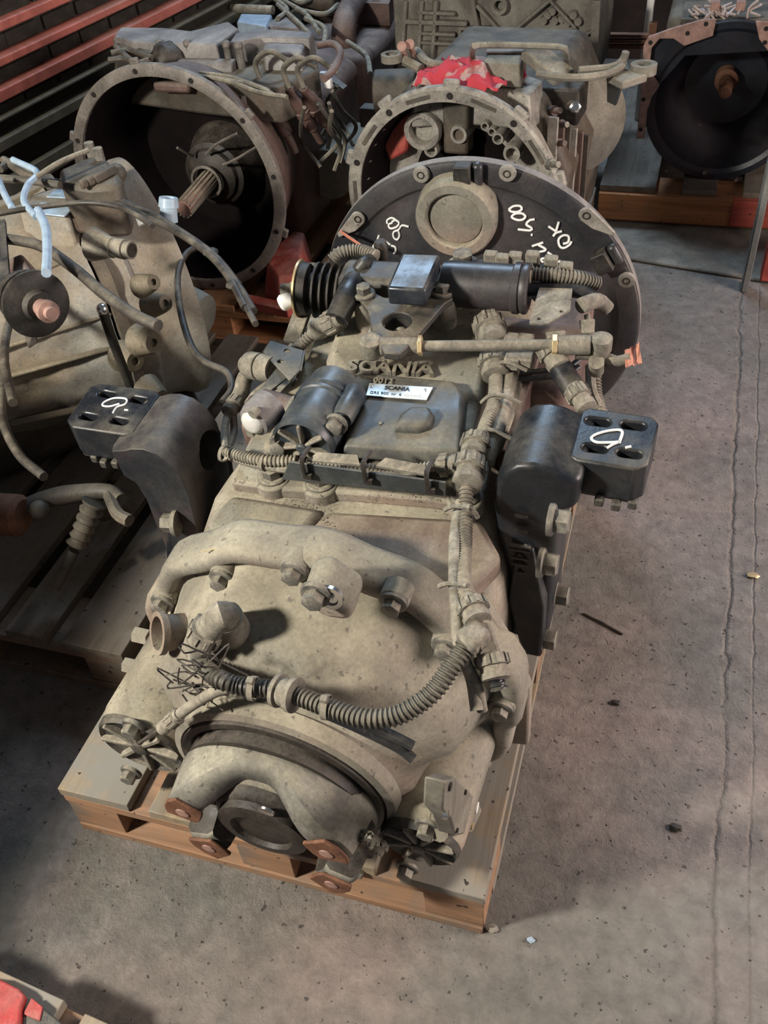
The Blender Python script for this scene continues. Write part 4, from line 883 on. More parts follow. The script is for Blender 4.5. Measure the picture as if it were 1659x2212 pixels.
# gear case lump at top with ribs and bolts
tg = [wz(px, py, .84) for px, py in ((130, 395), (125, 365), (195, 335), (235, 345), (262, 380), (255, 400), (190, 405))]
part('pump_casting', MB(WF).prism(tg, (0, 0, -.12)), M['darkcast'], wg, bev=.012)
for k in range(3): part('casing_rib', MB(WF).slab(wz(175+14*k, 400-6*k, .85), wz(225+12*k, 368-2*k, .85), .012, .02), M['darkcast'], wg, bev=.004)
for px, py in ((195, 322), (214, 334)): q = wz(px, py, .85); part('bolt', MB(WF).cyl(q-V((0, 0, .02)), q+V((0, 0, .015)), .011, n=12), M['bolt'], wg)
q = wz(252, 375, .83); part('end_knob', MB(WF).ball(q, .022), M['darkcast'], wg)
for P in ([(0, 365), (30, 350), (75, 385)], [(8, 345), (60, 380), (100, 395)], [(0, 385), (60, 390), (130, 400)]):
    part('mud_pipe', MB(WF).tube([wz(a, b, .85) for a, b in P], .009, 8), M['darkcast'], wg)
part('lever_bar', MB(WF).tube([wz(75, 385, .87), wz(130, 350, .88), wz(190, 325, .88)], .006, 8), M['dustp'], wg)
for P, r in (([(-5, 385), (10, 420), (28, 452)], .007), ([(28, 345), (80, 372), (60, 400), (52, 435), (78, 468)], .007), ([(82, 455), (98, 490), (102, 540), (100, 590)], .009)):
    part('coolant_pipe', MB(WF).tube([wz(a, b, .87) for a, b in P], r, 10), M['bluewire'], wg)
for P, r, h in (([(-5, 462), (80, 448), (180, 438), (250, 445), (290, 462), (330, 488)], .0055, .87), ([(-5, 515), (40, 520), (95, 535), (160, 580), (225, 635), (290, 680), (342, 704)], .0105, .84),
             ([(60, 385), (140, 398), (210, 418), (280, 445), (340, 470), (420, 520), (470, 560), (510, 610), (548, 672)], .0075, .80), ([(120, 392), (220, 428), (300, 462), (380, 500), (450, 548), (495, 600), (530, 665)], .0075, .80),
             ([(180, 400), (260, 432), (350, 476), (430, 528), (480, 575), (520, 640), (552, 700)], .006, .80), ([(470, 560), (440, 535), (405, 545), (385, 590), (388, 660), (410, 740), (440, 780), (490, 805), (500, 840), (480, 870)], .0075, .62),
             ([(28, 870), (10, 780), (20, 700), (60, 640)], .009, .66), ([(10, 800), (5, 900), (40, 980), (95, 1030)], .009, .60)):
    part('trailing_cable', MB(WF).tube([wz(a, b, h) for a, b in P], r, 10), M['cable'], wg)
for px, py in ((455, 545), (505, 615)): q = wz(px, py, .80); part('cable_tie', MB(WF).ball(q, .016, 8, 6, (1, 1, .5)), M['rubber'], wg)
q = [wz(px, py, .80) for px, py in ((290, 465), (320, 460), (335, 475), (300, 490))]
part('clip_bracket', MB(WF).prism(q, (0, 0, .003)), M['alu'], wg)
q = wz(355, 440, .80); part('bell_port', MB(WF).lathe(q-V((0, 0, .04)), (.1, .3, 1), [(0, .02), (.03, .018), (.031, .022), (.05, .020), (.05, .013), (.03, .012)], 20, c0=True, c1=True), M['bluewire'], wg)
# small rear stub at right of the bell
q = wz(440, 665, .42)
part('starter_nose', MB(WF).lathe(q+V((-.05, -.02, 0)), (.75, -.1, -.1), [(-.06, .07), (0, .068), (.04, .062), (.065, .056), (.07, .04)], 32, c0=True, c1=True), M['drum'], wg)
# clutch lever, spring and push rod low at the front
def wt(px, py): return wz(px, py, .36)
part('clutch_lever', MB(WF).tube([wt(40, 1100), wt(100, 1078), wt(170, 1065), wt(235, 1062), wt(262, 1080)], lambda t: .022-.012*abs(t-.4), 10), M['darkcast'], wg)
part('lever_end', MB(WF).ball(wt(85, 1102), .022), M['darkcast'], wg)
part('rust_boss', MB(WF).lathe(wt(-5, 1110), wt(60, 1115)-wt(-5, 1110), [(0, .045), (.05, .045), (.06, .035)], 20, c1=True), M['rust'], wg)
part('yoke_arm', MB(WF).tube([wt(235, 1065), wt(255, 1110), wt(280, 1125)], .014, 8), M['darkcast'], wg)
S0, S1 = wz(205, 1085, .36), wz(160, 1190, .27)
prof = []
for i in range(6): prof += [(i*.019, .028-.002*i), (i*.019+.008, .024), (i*.019+.012, .018)]
part('spring_boot', MB(WF).lathe(S0, S1-S0, prof, 20, c0=True, c1=True), M['darkcast'], wg)
part('push_rod', MB(WF).tube([S1, wz(120, 1270, .2)], .012, 10), M['darkcast'], wg)
part('lower_casing', MB(HF).box((-.02, -.30, -.19), (.36, .40, .24)), M['darkcast'], wg, bev=.04, seg=4)
part('lower_casing', MB(HF).box((-.10, -.60, -.235), (.22, .36, .14)), M['darkcast'], wg, bev=.03, seg=4)
part('support_rib', MB(WF).prism([wz(240, 1070, .34), wz(290, 1110, .22), wz(220, 1130, .2), wz(200, 1120, .24)], (0, .03, 0)), M['darkcast'], wg, bev=.006)

# --- open bell A
AF = yawed((-.918, 1.744, .495), 1.6); AR = .345
ua = thing('bell_housing_gearbox', 'gearbox with the widest open dark bell facing forward, shaft showing', 'gearbox', (-.918, 2.1, .144))
def bellmb(fr, R, depth, back, th=.014, rim=.028):
    return MB(fr).lathe((0, 0, 0), (0, 1, 0), [(0, R-rim), (0, R), (.016, R), (.018, R-.006), (.03, R-.014), (depth, back), (depth, back-.08), (depth-.02, back-.1), (depth-.03, back-th), (.05, R-rim-.006)], 96, close=True)
part('bell_shell', bellmb(AF, AR, .30, .27), M['redcast'], ua, ang=30)
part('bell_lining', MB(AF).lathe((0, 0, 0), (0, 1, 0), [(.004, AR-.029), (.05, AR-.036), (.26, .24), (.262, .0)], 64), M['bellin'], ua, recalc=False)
part('bell_rim', MB(AF).lathe((0, 0, 0), (0, 1, 0), [(-.004, AR-.030), (-.004, AR-.004), (.0, AR+.003), (.014, AR+.003), (.014, AR-.030)], 96, close=True), M['rim'], ua)
for k in range(12):
    t = 2*PI*k/12+.15; c = V((math.cos(t)*(AR-.014), -.005, math.sin(t)*(AR-.014)))
    part('rim_hole', MB(AF).lathe(c, (0, -1, 0), [(-.002, .0075), (.001, .0075), (.001, .005)], 12, c1=True), M['inner'], ua)
    if k % 2 and math.sin(t) > -.6: part('rim_lug', MB(AF).box((math.cos(t)*(AR+.004), .008, math.sin(t)*(AR+.004)), (.03, .014, .03), -t, 'Y'), M['rim'], ua, bev=.005)
part('clutch_collar', MB(AF).lathe((.04, .26, -.03), (0, -1, 0), [(0, .13), (.03, .12), (.06, .105), (.10, .10), (.105, .085), (.12, .08), (.13, .06), (.135, .045)], 40, c1=True), M['grease'], ua)  # dark coat chosen to keep the collar in the bell's shade
part('collar_ring', MB(AF).lathe((.04, .11, -.03), (0, -1, 0), [(0, .050), (.01, .052), (.012, .044), (.0, .042)], 32, close=True), M['rim'], ua)
sp = MB(AF)
sp.cyl((.04, .13, -.03), (.02, -.03, -.06), .026, n=24)
part('splined_shaft', sp, M['rustl'], ua)
for k in range(14):
    t = 2*PI*k/14; d = V((math.cos(t), 0, math.sin(t))); part('spline', MB(AF).slab(V((.04, .12, -.03))+d*.027, V((.02, -.03, -.06))+d*.027, .006, .005, up=d), M['steel'], ua)
for P in ([(.05, .12, .05), (.10, .1, .09), (.17, .12, .12)], [(.10, .12, .02), (.16, .1, .05), (.22, .12, .08)], [(.0, .12, .04), (-.01, .06, .09)]): part('fork_rod', MB(AF).tube(P, .0045, 6), M['rim'], ua)
part('bell_pocket', MB(AF).box((.0, .13, .255), (.12, .10, .03)), M['redcast'], ua, bev=.01)
part('rear_casing', MB(AF).prism([(-.26, .29, -.30), (.26, .29, -.30), (.28, .29, .08), (.18, .29, .14), (-.18, .29, .14), (-.28, .29, .08)], (0, .60, 0)), M['redcast'], ua, bev=.03, seg=3)
def az_(px, py, h): return pick(AF, px, py, z=h)
TOPZ = .335
part('top_casting', MB(AF).prism([az_(px, py, .27) for px, py in ((245, 150), (255, 60), (660, 75), (690, 150), (600, 190), (420, 172))], (0, 0, -.1)), M['darkcast'], ua, bev=.01)
part('silver_cover', MB(AF).rings(taper([az_(px, py, TOPZ) for px, py in ((240, 78), (285, 92), (470, 96), (520, 60), (500, 45), (420, 66), (350, 58), (255, 58))], .25, TOPZ, .006)), M['silver'], ua, bev=.004)
part('silver_cover', MB(AF).rings(taper([az_(px, py, TOPZ) for px, py in ((490, 92), (560, 80), (670, 82), (680, 68), (560, 60), (505, 70))], .20, TOPZ, .004)), M['silver'], ua, bev=.006)
part('cover_box', MB(AF).rings(taper([az_(px, py, .30) for px, py in ((568, 128), (652, 130), (672, 90), (575, 85))], .21, .32, .004)), M['silver'], ua, bev=.008)
for k, (px, py) in enumerate(((405, 95), (490, 98), (515, 100), (345, 95))): q = az_(px, py, .33); part('bolt', MB(AF).cyl(q-V((0, 0, .06)), q, .012, n=12), M['bolt'], ua); part('bolt_cap', MB(AF).ball(q, .014), M['rim'], ua)
part('black_pump', MB(AF).ball(az_(362, 122, .30), .05, sc_=(1, 1, .8)).jitter(.004), M['grease'], ua)
part('grey_cylinder', MB(AF).cyl(az_(385, 148, .27), az_(510, 150, .27), .028, n=20), M['silver'], ua, bev=.004)
for P in ([(250, 100), (290, 135), (320, 130)], [(240, 115), (280, 110), (330, 125)], [(235, 130), (270, 128), (300, 140)], [(250, 88), (270, 105), (310, 108)], [(300, 110), (330, 118)], [(300, 95), (345, 108)]):
    part('small_pipe', MB(AF).tube([az_(a, b, .31) for a, b in P], .009, 8), M['darkcast'], ua)
for P in ([(420, 165), (480, 172), (550, 185), (590, 205)], [(430, 158), (500, 168), (580, 196)], [(410, 160), (500, 178), (560, 200), (620, 210)]):
    part('wiring', MB(AF).tube([az_(a, b, .30) for a, b in P], .007, 8), M['hose'], ua)
part('heat_loop', MB(AF).tube([az_(a, b, .33) for a, b in ((685, 98), (720, 95), (735, 115), (720, 150), (700, 170))], .010, 10), M['redcast'], ua)
for (a0, b0), (a1, b1) in (((565, 175), (630, 310)), ((625, 190), (690, 300)), ((655, 190), (720, 290))):
    p0, p1 = az_(a0, b0, .26), az_(a1, b1, .08)
    part('wiring', MB(AF).tube([p0+V((.0, 0, 0)), p0+V((-.01, 0, .05)), p0+V((.04, 0, .08)), p0+V((.08, .02, .05))], .008, 8), M['hose'], ua)
    part('plug_connector', MB(AF).lathe(p0, p1-p0, [(0, .012), (.03, .014), (.04, .020), (.08, .022), (.082, .026), (.10, .026), (.105, .020), (.16, .018), (.165, .013), (.22, .011)], 18, c0=True, c1=True), M['redcast'], ua)
for k in range(9):
    x0 = 640+random.uniform(0, 90); y0 = 170+random.uniform(0, 80); part('wiring', MB(AF).tube([az_(x0, y0, .22), az_(x0+random.uniform(-30, 30), y0+40, .15), az_(x0+random.uniform(-10, 60), y0+80, .06), az_(x0+random.uniform(-10, 40), y0+130, 0)], .0065, 6), M['hose'], ua)
for px, py in ((700, 165), (708, 180), (722, 150)): part('white_plug', MB(AF).box(az_(px, py, .24), (.025, .02, .025)), M['cap_glint'], ua, bev=.003)
part('slot_tab', MB(AF).slab(az_(710, 165, .2), az_(745, 190, .17), .03, .005), M['silver'], ua)
for px, py in ((490, 195), (525, 205)): q = az_(px, py, .24); part('bolt', MB(AF).cyl(q-V((0, 0, .03)), q, .012, n=6), M['bolt'], ua)
part('bolt_block', MB(AF).box(az_(505, 215, .2), (.14, .1, .04)), M['redcast'], ua, bev=.006)
part('side_tank', MB(AF).cyl((.30, .45, -.14), (.30, .75, -.16), .085, n=28), M['drum'], ua, bev=.006)
# red painted foot beside the bell
tag(part('red_casting', MB(WF).rings(taper([wz(px, py, .2) for px, py in ((565, 610), (600, 545), (640, 518), (668, 522), (676, 560), (655, 635), (600, 640))], .146, .25, .03)), M['reddust'], None, bev=.014, seg=3), 'lumpy red painted casting lying on the orange pallet beside the dark bell', 'casting')
tag(part('red_channel', MB(WF).slab(wz(522, 648, .16), wz(630, 672, .16), .04, .03), M['reddust'], None, bev=.004), 'dark red steel channel lying flat on the orange pallet before the red casting', 'steel bar')

# --- alloy gearbox B with red rag
BF = yawed((-.083, 1.80, .465), 5); BR = .315
ub = thing('alloy_gearbox', 'stripped alloy gearbox with an open ringed housing, directly behind the black bell cover', 'gearbox', (-.03, 2.15, .144))
part('bell_shell', bellmb(BF, BR, .17, .26, rim=.034), M['alu'], ub, ang=30)
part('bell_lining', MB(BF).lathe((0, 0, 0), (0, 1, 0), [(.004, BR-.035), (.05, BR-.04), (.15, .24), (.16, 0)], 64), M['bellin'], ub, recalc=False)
part('bell_rim', MB(BF).lathe((0, 0, 0), (0, 1, 0), [(-.004, BR-.034), (-.006, BR-.004), (.0, BR+.004), (.02, BR+.004), (.02, BR-.034)], 96, close=True), M['alu'], ub)
for k in range(10):
    t = 2*PI*k/10+.3; c = V((math.cos(t)*(BR-.017), -.006, math.sin(t)*(BR-.017)))
    part('rim_hole', MB(BF).lathe(c, (0, -1, 0), [(-.002, .009), (.0015, .009), (.0015, .005)], 12, c1=True), M['inner'], ub)
    part('rim_lug', MB(BF).box((math.cos(t)*(BR+.006), .01, math.sin(t)*(BR+.006)), (.03, .02, .045), -t, 'Y'), M['alu'], ub, bev=.007)
    t2 = t+.31; part('rim_slot', MB(BF).slab((math.cos(t2-.12)*(BR-.017), -.0065, math.sin(t2-.12)*(BR-.017)), (math.cos(t2+.12)*(BR-.017), -.0065, math.sin(t2+.12)*(BR-.017)), .010, .002, up=(0, -1, 0)), M['darkcast'], ub)
def by_(px, py, h): return pick(BF, px, py, y=h)
for px, py, r, d in ((910, 285, .050, .06), (990, 292, .022, .07), (930, 325, .018, .07), (1105, 333, .022, .07), (1075, 300, .014, .08), (1047, 273, .010, .09), (1062, 285, .010, .09), (900, 255, .02, .08)):
    q = by_(px, py, d); part('bearing_bore', MB(BF).lathe(q+V((0, .08, 0)), (0, -1, 0), [(0, r+.006), (.07, r+.004), (.08, r+.002), (.08, r*.75), (.05, r*.7), (.05, r*.3)], 24, c1=True), M['alu'], ub)
part('selector_web', MB(BF).box(by_(990, 265, .11), (.075, .06, .16)), M['darkcast'], ub, bev=.01)
part('red_web', MB(BF).prism([by_(820, 300, .1), by_(870, 240, .1), (by_(890, 245, .1)), by_(880, 330, .1), by_(840, 350, .1)], (0, .04, 0)), M['reddust'], ub, bev=.01)
part('casing', MB(BF).prism([(-.26, .16, -.31), (.26, .16, -.31), (.30, .16, .05), (.2, .16, .25), (-.2, .16, .25), (-.28, .16, .05)], (0, .62, 0)), M['darkcast'], ub, bev=.03, seg=3)
def bz(px, py, h): return pick(BF, px, py, z=h)
part('deck_casting', MB(BF).rings(taper([bz(px, py, .27) for px, py in ((885, 205), (900, 165), (1130, 160), (1180, 180), (1150, 215), (1100, 205), (1000, 198))], .18, .28, .01)), M['alu'], ub, bev=.01)
part('top_box', MB(BF).rings(taper([bz(px, py, .34) for px, py in ((1035, 140), (1052, 106), (1140, 106), (1128, 144))], .285, .345, .01)), M['cast_grey'], ub, bev=.005)
part('box_lid', MB(BF).prism([bz(px, py, .347) for px, py in ((1050, 116), (1055, 108), (1138, 108), (1136, 116))], (0, 0, .006)), M['silver'], ub)
part('carry_handle', MB(BF).tube([bz(1020, 135, .28), bz(1022, 105, .40), bz(1035, 98, .41), bz(1120, 98, .41), bz(1210, 102, .41), bz(1222, 112, .40), bz(1225, 145, .28)], .008, 8, .01), M['cast_grey'], ub)
part('slanted_bar', MB(BF).slab(bz(1145, 108, .37), bz(1220, 170, .32), .075, .03), M['cast_grey'], ub, bev=.006)
part('air_tank', MB(BF).cyl(bz(810, 198, .18), bz(900, 195, .18), .062, n=28), M['darkcast'], ub, bev=.006)
part('small_bracket', MB(BF).box(bz(805, 250, .10), (.07, .05, .06)), M['darkcast'], ub, bev=.004)
for k, (px, py) in enumerate(((1150, 215), (1165, 250), (1175, 290), (1185, 330), (1190, 240), (1205, 270), (1200, 310), (1170, 200), (1215, 225), (1185, 355))):
    q = bz(px, py, .2-.04*(k % 4)); part('stud_nut', MB(BF).lathe(q, (.7, -.6, .3), [(0, .014), (.02, .014), (.021, .008), (.045, .008)], 10, c0=True, c1=True), M[('redcast', 'bolt')[k % 2]], ub)
for k in range(6): part('fin_plate', MB(BF).box((.245+.012*k, .16+.03*k, .02-.02*k), (.03, .012, .36)), M[('alu', 'redcast', 'darkcast')[k % 3]], ub, bev=.003)
part('valve_body', MB(BF).box(bz(1215, 215, .2), (.12, .12, .10)), M['grease'], ub, bev=.008)
for px, py in ((1240, 230), (1205, 190)): q = bz(px, py, .22); part('bright_nut', MB(BF).lathe(q, (.3, -.9, .3), [(0, .016), (.03, .016), (.032, .01), (.04, .01)], 6, c0=True, c1=True), M['shiny'], ub)
q = bz(1290, 290, .05)
part('round_end_cover', MB(BF).lathe(q+V((-.12, .12, 0)), (.7, -.7, .12), [(-.1, .12), (0, .13), (.08, .135), (.09, .145), (.105, .145), (.11, .135), (.13, .09), (.135, .04)], 40, c0=True, c1=True), M['cast_grey'], ub, ang=30)
for px, py in ((1340, 120),):
    pts = [bz(1215, 155, .33), bz(1290, 150, .33), bz(1335, 130, .34), bz(1350, 150, .33), bz(1400, 155, .33)]
part('fork_lever', MB(BF).tube([bz(1160, 160, .34), bz(1240, 168, .34), bz(1310, 160, .34), bz(1345, 142, .34)], .010, 8), M['cast_grey'], ub)
part('fork_lever', MB(BF).tube([bz(1250, 152, .34), bz(1320, 145, .34), bz(1345, 130, .35), bz(1352, 112, .37)], .010, 8), M['cast_grey'], ub)
part('fork_eye', MB(BF).lathe(bz(1390, 148, .33), (0, 0, 1), [(-.012, .034), (.012, .034), (.012, .018), (-.012, .018)], 20, close=True), M['cast_grey'], ub)
part('fork_web', MB(BF).prism([bz(px, py, .33) for px, py in ((1310, 160), (1350, 120), (1362, 150), (1400, 160), (1345, 178))], (0, 0, -.02)), M['cast_grey'], ub, bev=.004)
part('fork_drop', MB(BF).prism([bz(1310, 165, .32), bz(1350, 165, .32), bz(1330, 230, .2), bz(1310, 220, .2)], (0, .03, 0)), M['cover'], ub, bev=.004)
part('fork_lever', MB(BF).tube([bz(838, 128, .33), bz(870, 130, .33), bz(910, 150, .32)], .014, 8), M['cast_grey'], ub)
part('fork_eye', MB(BF).lathe(bz(846, 124, .34), (0, 0, 1), [(-.01, .03), (.01, .03), (.01, .018), (-.01, .018)], 18, close=True), M['cast_grey'], ub)
for a, b in (((868, 100), (876, 125)), ((885, 95), (895, 120))): part('lever_pin', MB(BF).cyl(bz(a[0], a[1], .37), bz(b[0], b[1], .33), .008, n=10), M['rustl'], ub); part('pin_head', MB(BF).cyl(bz(a[0], a[1], .375), bz(a[0], a[1], .37), .013, n=10), M['rustl'], ub)
part('fork_lever', MB(BF).tube([bz(900, 110, .33), bz(925, 135, .33), bz(960, 142, .32)], .012, 8), M['cast_grey'], ub)
# rag: crumpled sheet
outl = [(888, 180), (905, 165), (925, 140), (945, 158), (955, 128), (975, 142), (1040, 138), (1085, 150), (1130, 152), (1134, 165), (1100, 172), (1085, 190), (1060, 205), (1020, 200), (985, 195), (940, 190), (900, 196)]
bm = bmesh.new(); c0 = pick(BF, 1000, 170, z=.30); P = [pick(BF, a, b, z=.30) for a, b in outl]
rg = MB(BF); nr = 14; m_ = len(P)*4; R = []
for i in range(nr+1):
    t = i/nr; row = []
    for k in range(m_):
        f = k/4; a, b = P[int(f) % len(P)], P[(int(f)+1) % len(P)]; e = a.lerp(b, f-int(f)); q = c0.lerp(e, max(t, .01))
        hgt = .03*(1-t**3) + .030*mathutils.noise.noise(q*22) + .014*mathutils.noise.noise(q*48)
        row.append(q+V((mathutils.noise.noise(q*30+V((5, 0, 0)))*.014, mathutils.noise.noise(q*30+V((0, 9, 0)))*.014, max(-.012, hgt))))
    R.append(row)
rg.rings(R, c0=True, c1=False)
bm.free()
ro = tag(part('cloth_rag', rg, M['rag'], None, ang=60, recalc=False), 'crumpled red and white rag draped on top of the alloy gearbox', 'rag')
md = ro.modifiers.new('th', 'SOLIDIFY'); md.thickness = .003

# --- navy bell with mounting plate, far right
DF = yawed((.635, 2.80, .41), 0); DR = .262
ud = thing('navy_bell_gearbox', 'dark navy bell housing bolted to a brown plate, on the orange pallet at top right', 'gearbox', (.655, 3.0, .144))
def dyp(px, py, h=0): return pick(DF, px, py, y=h)
pl = [dyp(px, py, -.03) for px, py in ((1375, 300), (1384, 210), (1390, 100), (1400, 80), (1450, 62), (1520, 42), (1548, 42), (1540, 78), (1500, 92), (1478, 100), (1455, 84), (1425, 84), (1408, 104), (1404, 135), (1412, 165), (1425, 185), (1408, 210), (1398, 240), (1392, 300))]
dpl = part('mounting_plate', MB(DF).prism(pl, (0, .012, 0)), M['rustl'], ud, bev=.002)
part('mounting_plate', MB(DF).prism([dyp(px, py, -.03) for px, py in ((1632, 46), (1680, 48), (1750, 70), (1760, 200), (1690, 150), (1655, 105), (1640, 85))], (0, .012, 0)), M['rustl'], ud, bev=.002)
part('plate_web', MB(DF).prism([dyp(px, py, -.006) for px, py in ((1400, 90), (1540, 50), (1660, 56), (1660, 110), (1480, 120), (1410, 200))], (0, .01, 0)), M['navy'], ud)
for px, py in ((1405, 92), (1485, 72), (1525, 52), (1655, 62), (1652, 92), (1390, 215), (1384, 280)): h_ = dyp(px, py, -.031); part('plate_hole', MB(DF).cyl((h_.x, -.032, h_.z), (h_.x, -.029, h_.z), .007, n=12), M['inner'], dpl)
part('bell_shell', MB(DF).lathe((0, 0, 0), (0, 1, 0), [(-.012, DR-.02), (-.012, DR), (.01, DR), (.24, .22), (.24, .1)], 80), M['navy'], ud)
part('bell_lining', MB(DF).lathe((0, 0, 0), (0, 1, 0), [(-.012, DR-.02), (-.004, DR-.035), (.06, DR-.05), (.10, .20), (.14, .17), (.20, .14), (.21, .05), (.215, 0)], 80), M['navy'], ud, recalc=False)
part('input_shaft', MB(DF).lathe((0, .21, .02), (0, -1, 0), [(0, .04), (.05, .04), (.055, .025), (.16, .022), (.165, .015)], 20, c1=True), M['rust'], ud)
for px, py, rr in ((1522, 372, .008), (1440, 368, .006), (1590, 388, .006), (1512, 268, .006)): h_ = dyp(px, py, -.012); part('rim_bolt', MB(DF).cyl((h_.x, -.018, h_.z), (h_.x, -.01, h_.z), rr, n=10), M['rim'], ud)
part('rear_casing', MB(DF).box((0, .5, .0), (.46, .56, .44)), M['darkcast'], ud, bev=.04, seg=3)
part('top_deck', MB(DF).box((.05, .14, .245), (.46, .20, .02)), M['darkcast'], ud, bev=.004)
for k in range(22):
    x0 = random.uniform(1490, 1650); P = [dyp(x0, random.uniform(30, 42), .04), dyp(x0+random.uniform(-30, 30), random.uniform(12, 30), .06), dyp(x0+random.uniform(-40, 40), random.uniform(-5, 40), .08)]
    part('loose_wire', MB(DF).tube(P, .0042, 6, .012), M['wire'], ud)
for px in (1545, 1600): part('wire_plug', MB(DF).box(dyp(px, 12, .06), (.03, .02, .03)), M['rustl'], ud, bev=.003)

# --- ribbed grey engine block, back
EF = yawed((-.21, 3.0, .144), 2)
eb = thing('engine_block', 'tall grey cast block with crossing ribs at the top centre', 'engine block', (-.21, 3.1, .144))
def ey_(px, py, h=0): return pick(EF, px, py, y=h)
part('block_body', MB(EF).prism([ey_(px, py) for px, py in ((868, 150), (862, -60), (1300, -60), (1300, 60), (1288, 175), (1100, 260), (900, 250))], (0, .3, 0)), M['block'], eb, bev=.02, seg=3)
def rib(a, b, wd_, th_=.035, m='block'): 
    p, q = ey_(*a, -.01), ey_(*b, -.01); part('cast_rib', MB(EF).slab(p, q, wd_, th_, up=(0, 1, 0)), M[m], eb, bev=.004)
for a, b, w_ in (((1030, 10), (1180, 170), .012), ((1200, -10), (1045, 120), .012), ((1180, -10), (1245, 60), .010), ((1100, 60), (1060, 170), .010), ((1160, 130), (1290, 60), .010), ((1040, 110), (1110, 175), .010), ((1290, 0), (1282, 170), .03), ((870, 45), (1010, 50), .016), ((1020, -10), (1045, 130), .016), ((990, 60), (1060, 60), .012)): rib(a, b, w_)
for x in (995, 1012, 1028): rib((x, 60), (x-3, 170), .012)
for y in (25, 70, 90): rib((905, y), (985, y+4), .012)
for x in (870, 905, 935): rib((x+8, 0), (x, 130), .014)
for px, py, r in ((1080, 12, .028), (1078, 12, .018)): pass
q = ey_(1080, 10, -.01); part('ring_boss', MB(EF).lathe(q, (0, -1, 0), [(0, .032), (.02, .030), (.02, .018), (0, .016)], 24, close=True), M['block'], eb)
for px, py in ((1185, 30), (1200, 42), (1215, 38), (1228, 46), (1240, 30), (1195, 22), (1176, 42), (1250, 44)): q = ey_(px, py, 0); part('small_boss', MB(EF).lathe(q, (0, -1, 0), [(0, .016), (.02, .013)], 12, c1=True), M['block'], eb)
part('block_wing', MB(EF).box(ey_(905, 70, .05), (.16, .12, .4)), M['cast_grey'], eb, bev=.01)
# --- far gearbox with two mounting arms, top left (the pads reuse the near gearbox's shape)
uf = thing('distant_gearbox', 'far gearbox with brown arms and a slotted pad at the very top', 'gearbox', (-.95, 3.1, .144))
FF = yawed((-.95, 2.85, .34), 2)
def fz(px, py, h): return pick(FF, px, py, z=h)
part('casing', MB(FF).box((.0, .52, -.03), (.44, .7, .32)), M['redcast'], uf, bev=.04, seg=3)
part('mounting_arm', MB(FF).tube([fz(770, 140, .0), fz(745, 100, .12), fz(745, 50, .20), fz(760, 15, .22), fz(790, -5, .2)], lambda t: .055-.012*t, 16), M['redcast'], uf)
P = [fz(px, py, .22) for px, py in ((765, 5), (840, 8), (852, -20), (775, -24))]
hol = MB(FF)
for px, py in ((785, 0), (812, 2), (795, -16), (828, -14)):
    c = fz(px, py, .22); hol.box(c, (.034, .016, .2))
part('slotted_pad', MB(FF).prism(P, (0, 0, -.085)), M['redcast'], uf, bev=.006, cut=hol)
part('mounting_arm', MB(FF).tube([fz(335, 45, .16), fz(400, 30, .18), fz(455, 25, .14), fz(470, 70, .0)], .065, 16), M['redcast'], uf)
part('top_cylinder', MB(FF).cyl(fz(500, 18, .22), fz(590, 22, .22), .018, n=14), M['dustp'], uf)
part('tilted_cover', MB(FF).rings(taper([fz(px, py, .21) for px, py in ((510, 52), (520, 34), (590, 36), (575, 62))], .1, .22, .004)), M['bluewire'], uf, bev=.004)
part('tilted_cover', MB(FF).rings(taper([fz(px, py, .2) for px, py in ((570, 60), (600, 38), (640, 42), (650, 66))], .08, .21, .004)), M['silver'], uf, bev=.01)
part('dark_drum', MB(FF).cyl(fz(640, -10, .22), fz(730, 0, .2), .06, n=24), M['darkcast'], uf, bev=.01)
for P in ([(600, 10), (640, 45), (670, 75)], [(610, 0), (660, 30), (690, 70)], [(640, 20), (700, 30), (730, 10)], [(590, -5), (620, 20), (600, 40)], [(660, 40), (700, 60), (700, 100)], [(620, -10), (650, 5), (690, -10)], [(750, 90), (790, 120), (800, 160)]):
    part('wiring', MB(FF).tube([fz(a, b, .22) for a, b in P], .010, 8), M['dustp'], uf)
for k in range(8):
    x0 = random.uniform(740, 850); y0 = random.uniform(60, 110); part('wiring', MB(FF).tube([fz(x0, y0, .1), fz(x0+random.uniform(-30, 30), y0+30, .05), fz(x0+random.uniform(-30, 40), y0+70, -.02)], .008, 6), M['darkcast'], uf)
# --- posts at the right
def post(name, label, px, py, sx, sy, h, m, y=None, cat='post'):
    q = wz(px, py, 0) if y is None else wy(px, py, y); q.z = 0
    tag(part(name, MB(WF).box((q.x+sx/2, q.y, h/2), (sx, sy, h)), M[m], None, bev=.004), label, cat)
post('steel_post', 'grey painted steel post standing on the floor at the right edge', 1600, 622, .022, .06, 1.5, 'post')
q = wz(1612, 622, 0)
tag(part('red_cabinet', MB(WF).box((q.x+.29, q.y+.06, .5), (.5, .06, .98)), M['reddust'], None, bev=.004), 'dusty red steel panel just right of the grey post', 'panel')
post('pale_column', 'pale peeling column behind the plate of the navy bell', 1388, 95, .028, .03, 1.2, 'cap_glint', y=3.35)
part_ = MB(WF)
bq = wy(1300, 75, 3.3)
bt = thing('steel_channel', 'brown steel channel bars between grey block and pale column', 'steel bar', (bq.x+.12, 3.3, bq.z-.05))
for k in range(3): part('bar', MB(WF).box((bq.x+.12, 3.3, bq.z-.02*k), (.20, .03, .012)), M['rust'], bt, bev=.002)
part('upright', MB(WF).box((bq.x+.19, 3.32, bq.z/2+.095), (.03, .03, bq.z-.11)), M['rust'], bt, bev=.002)
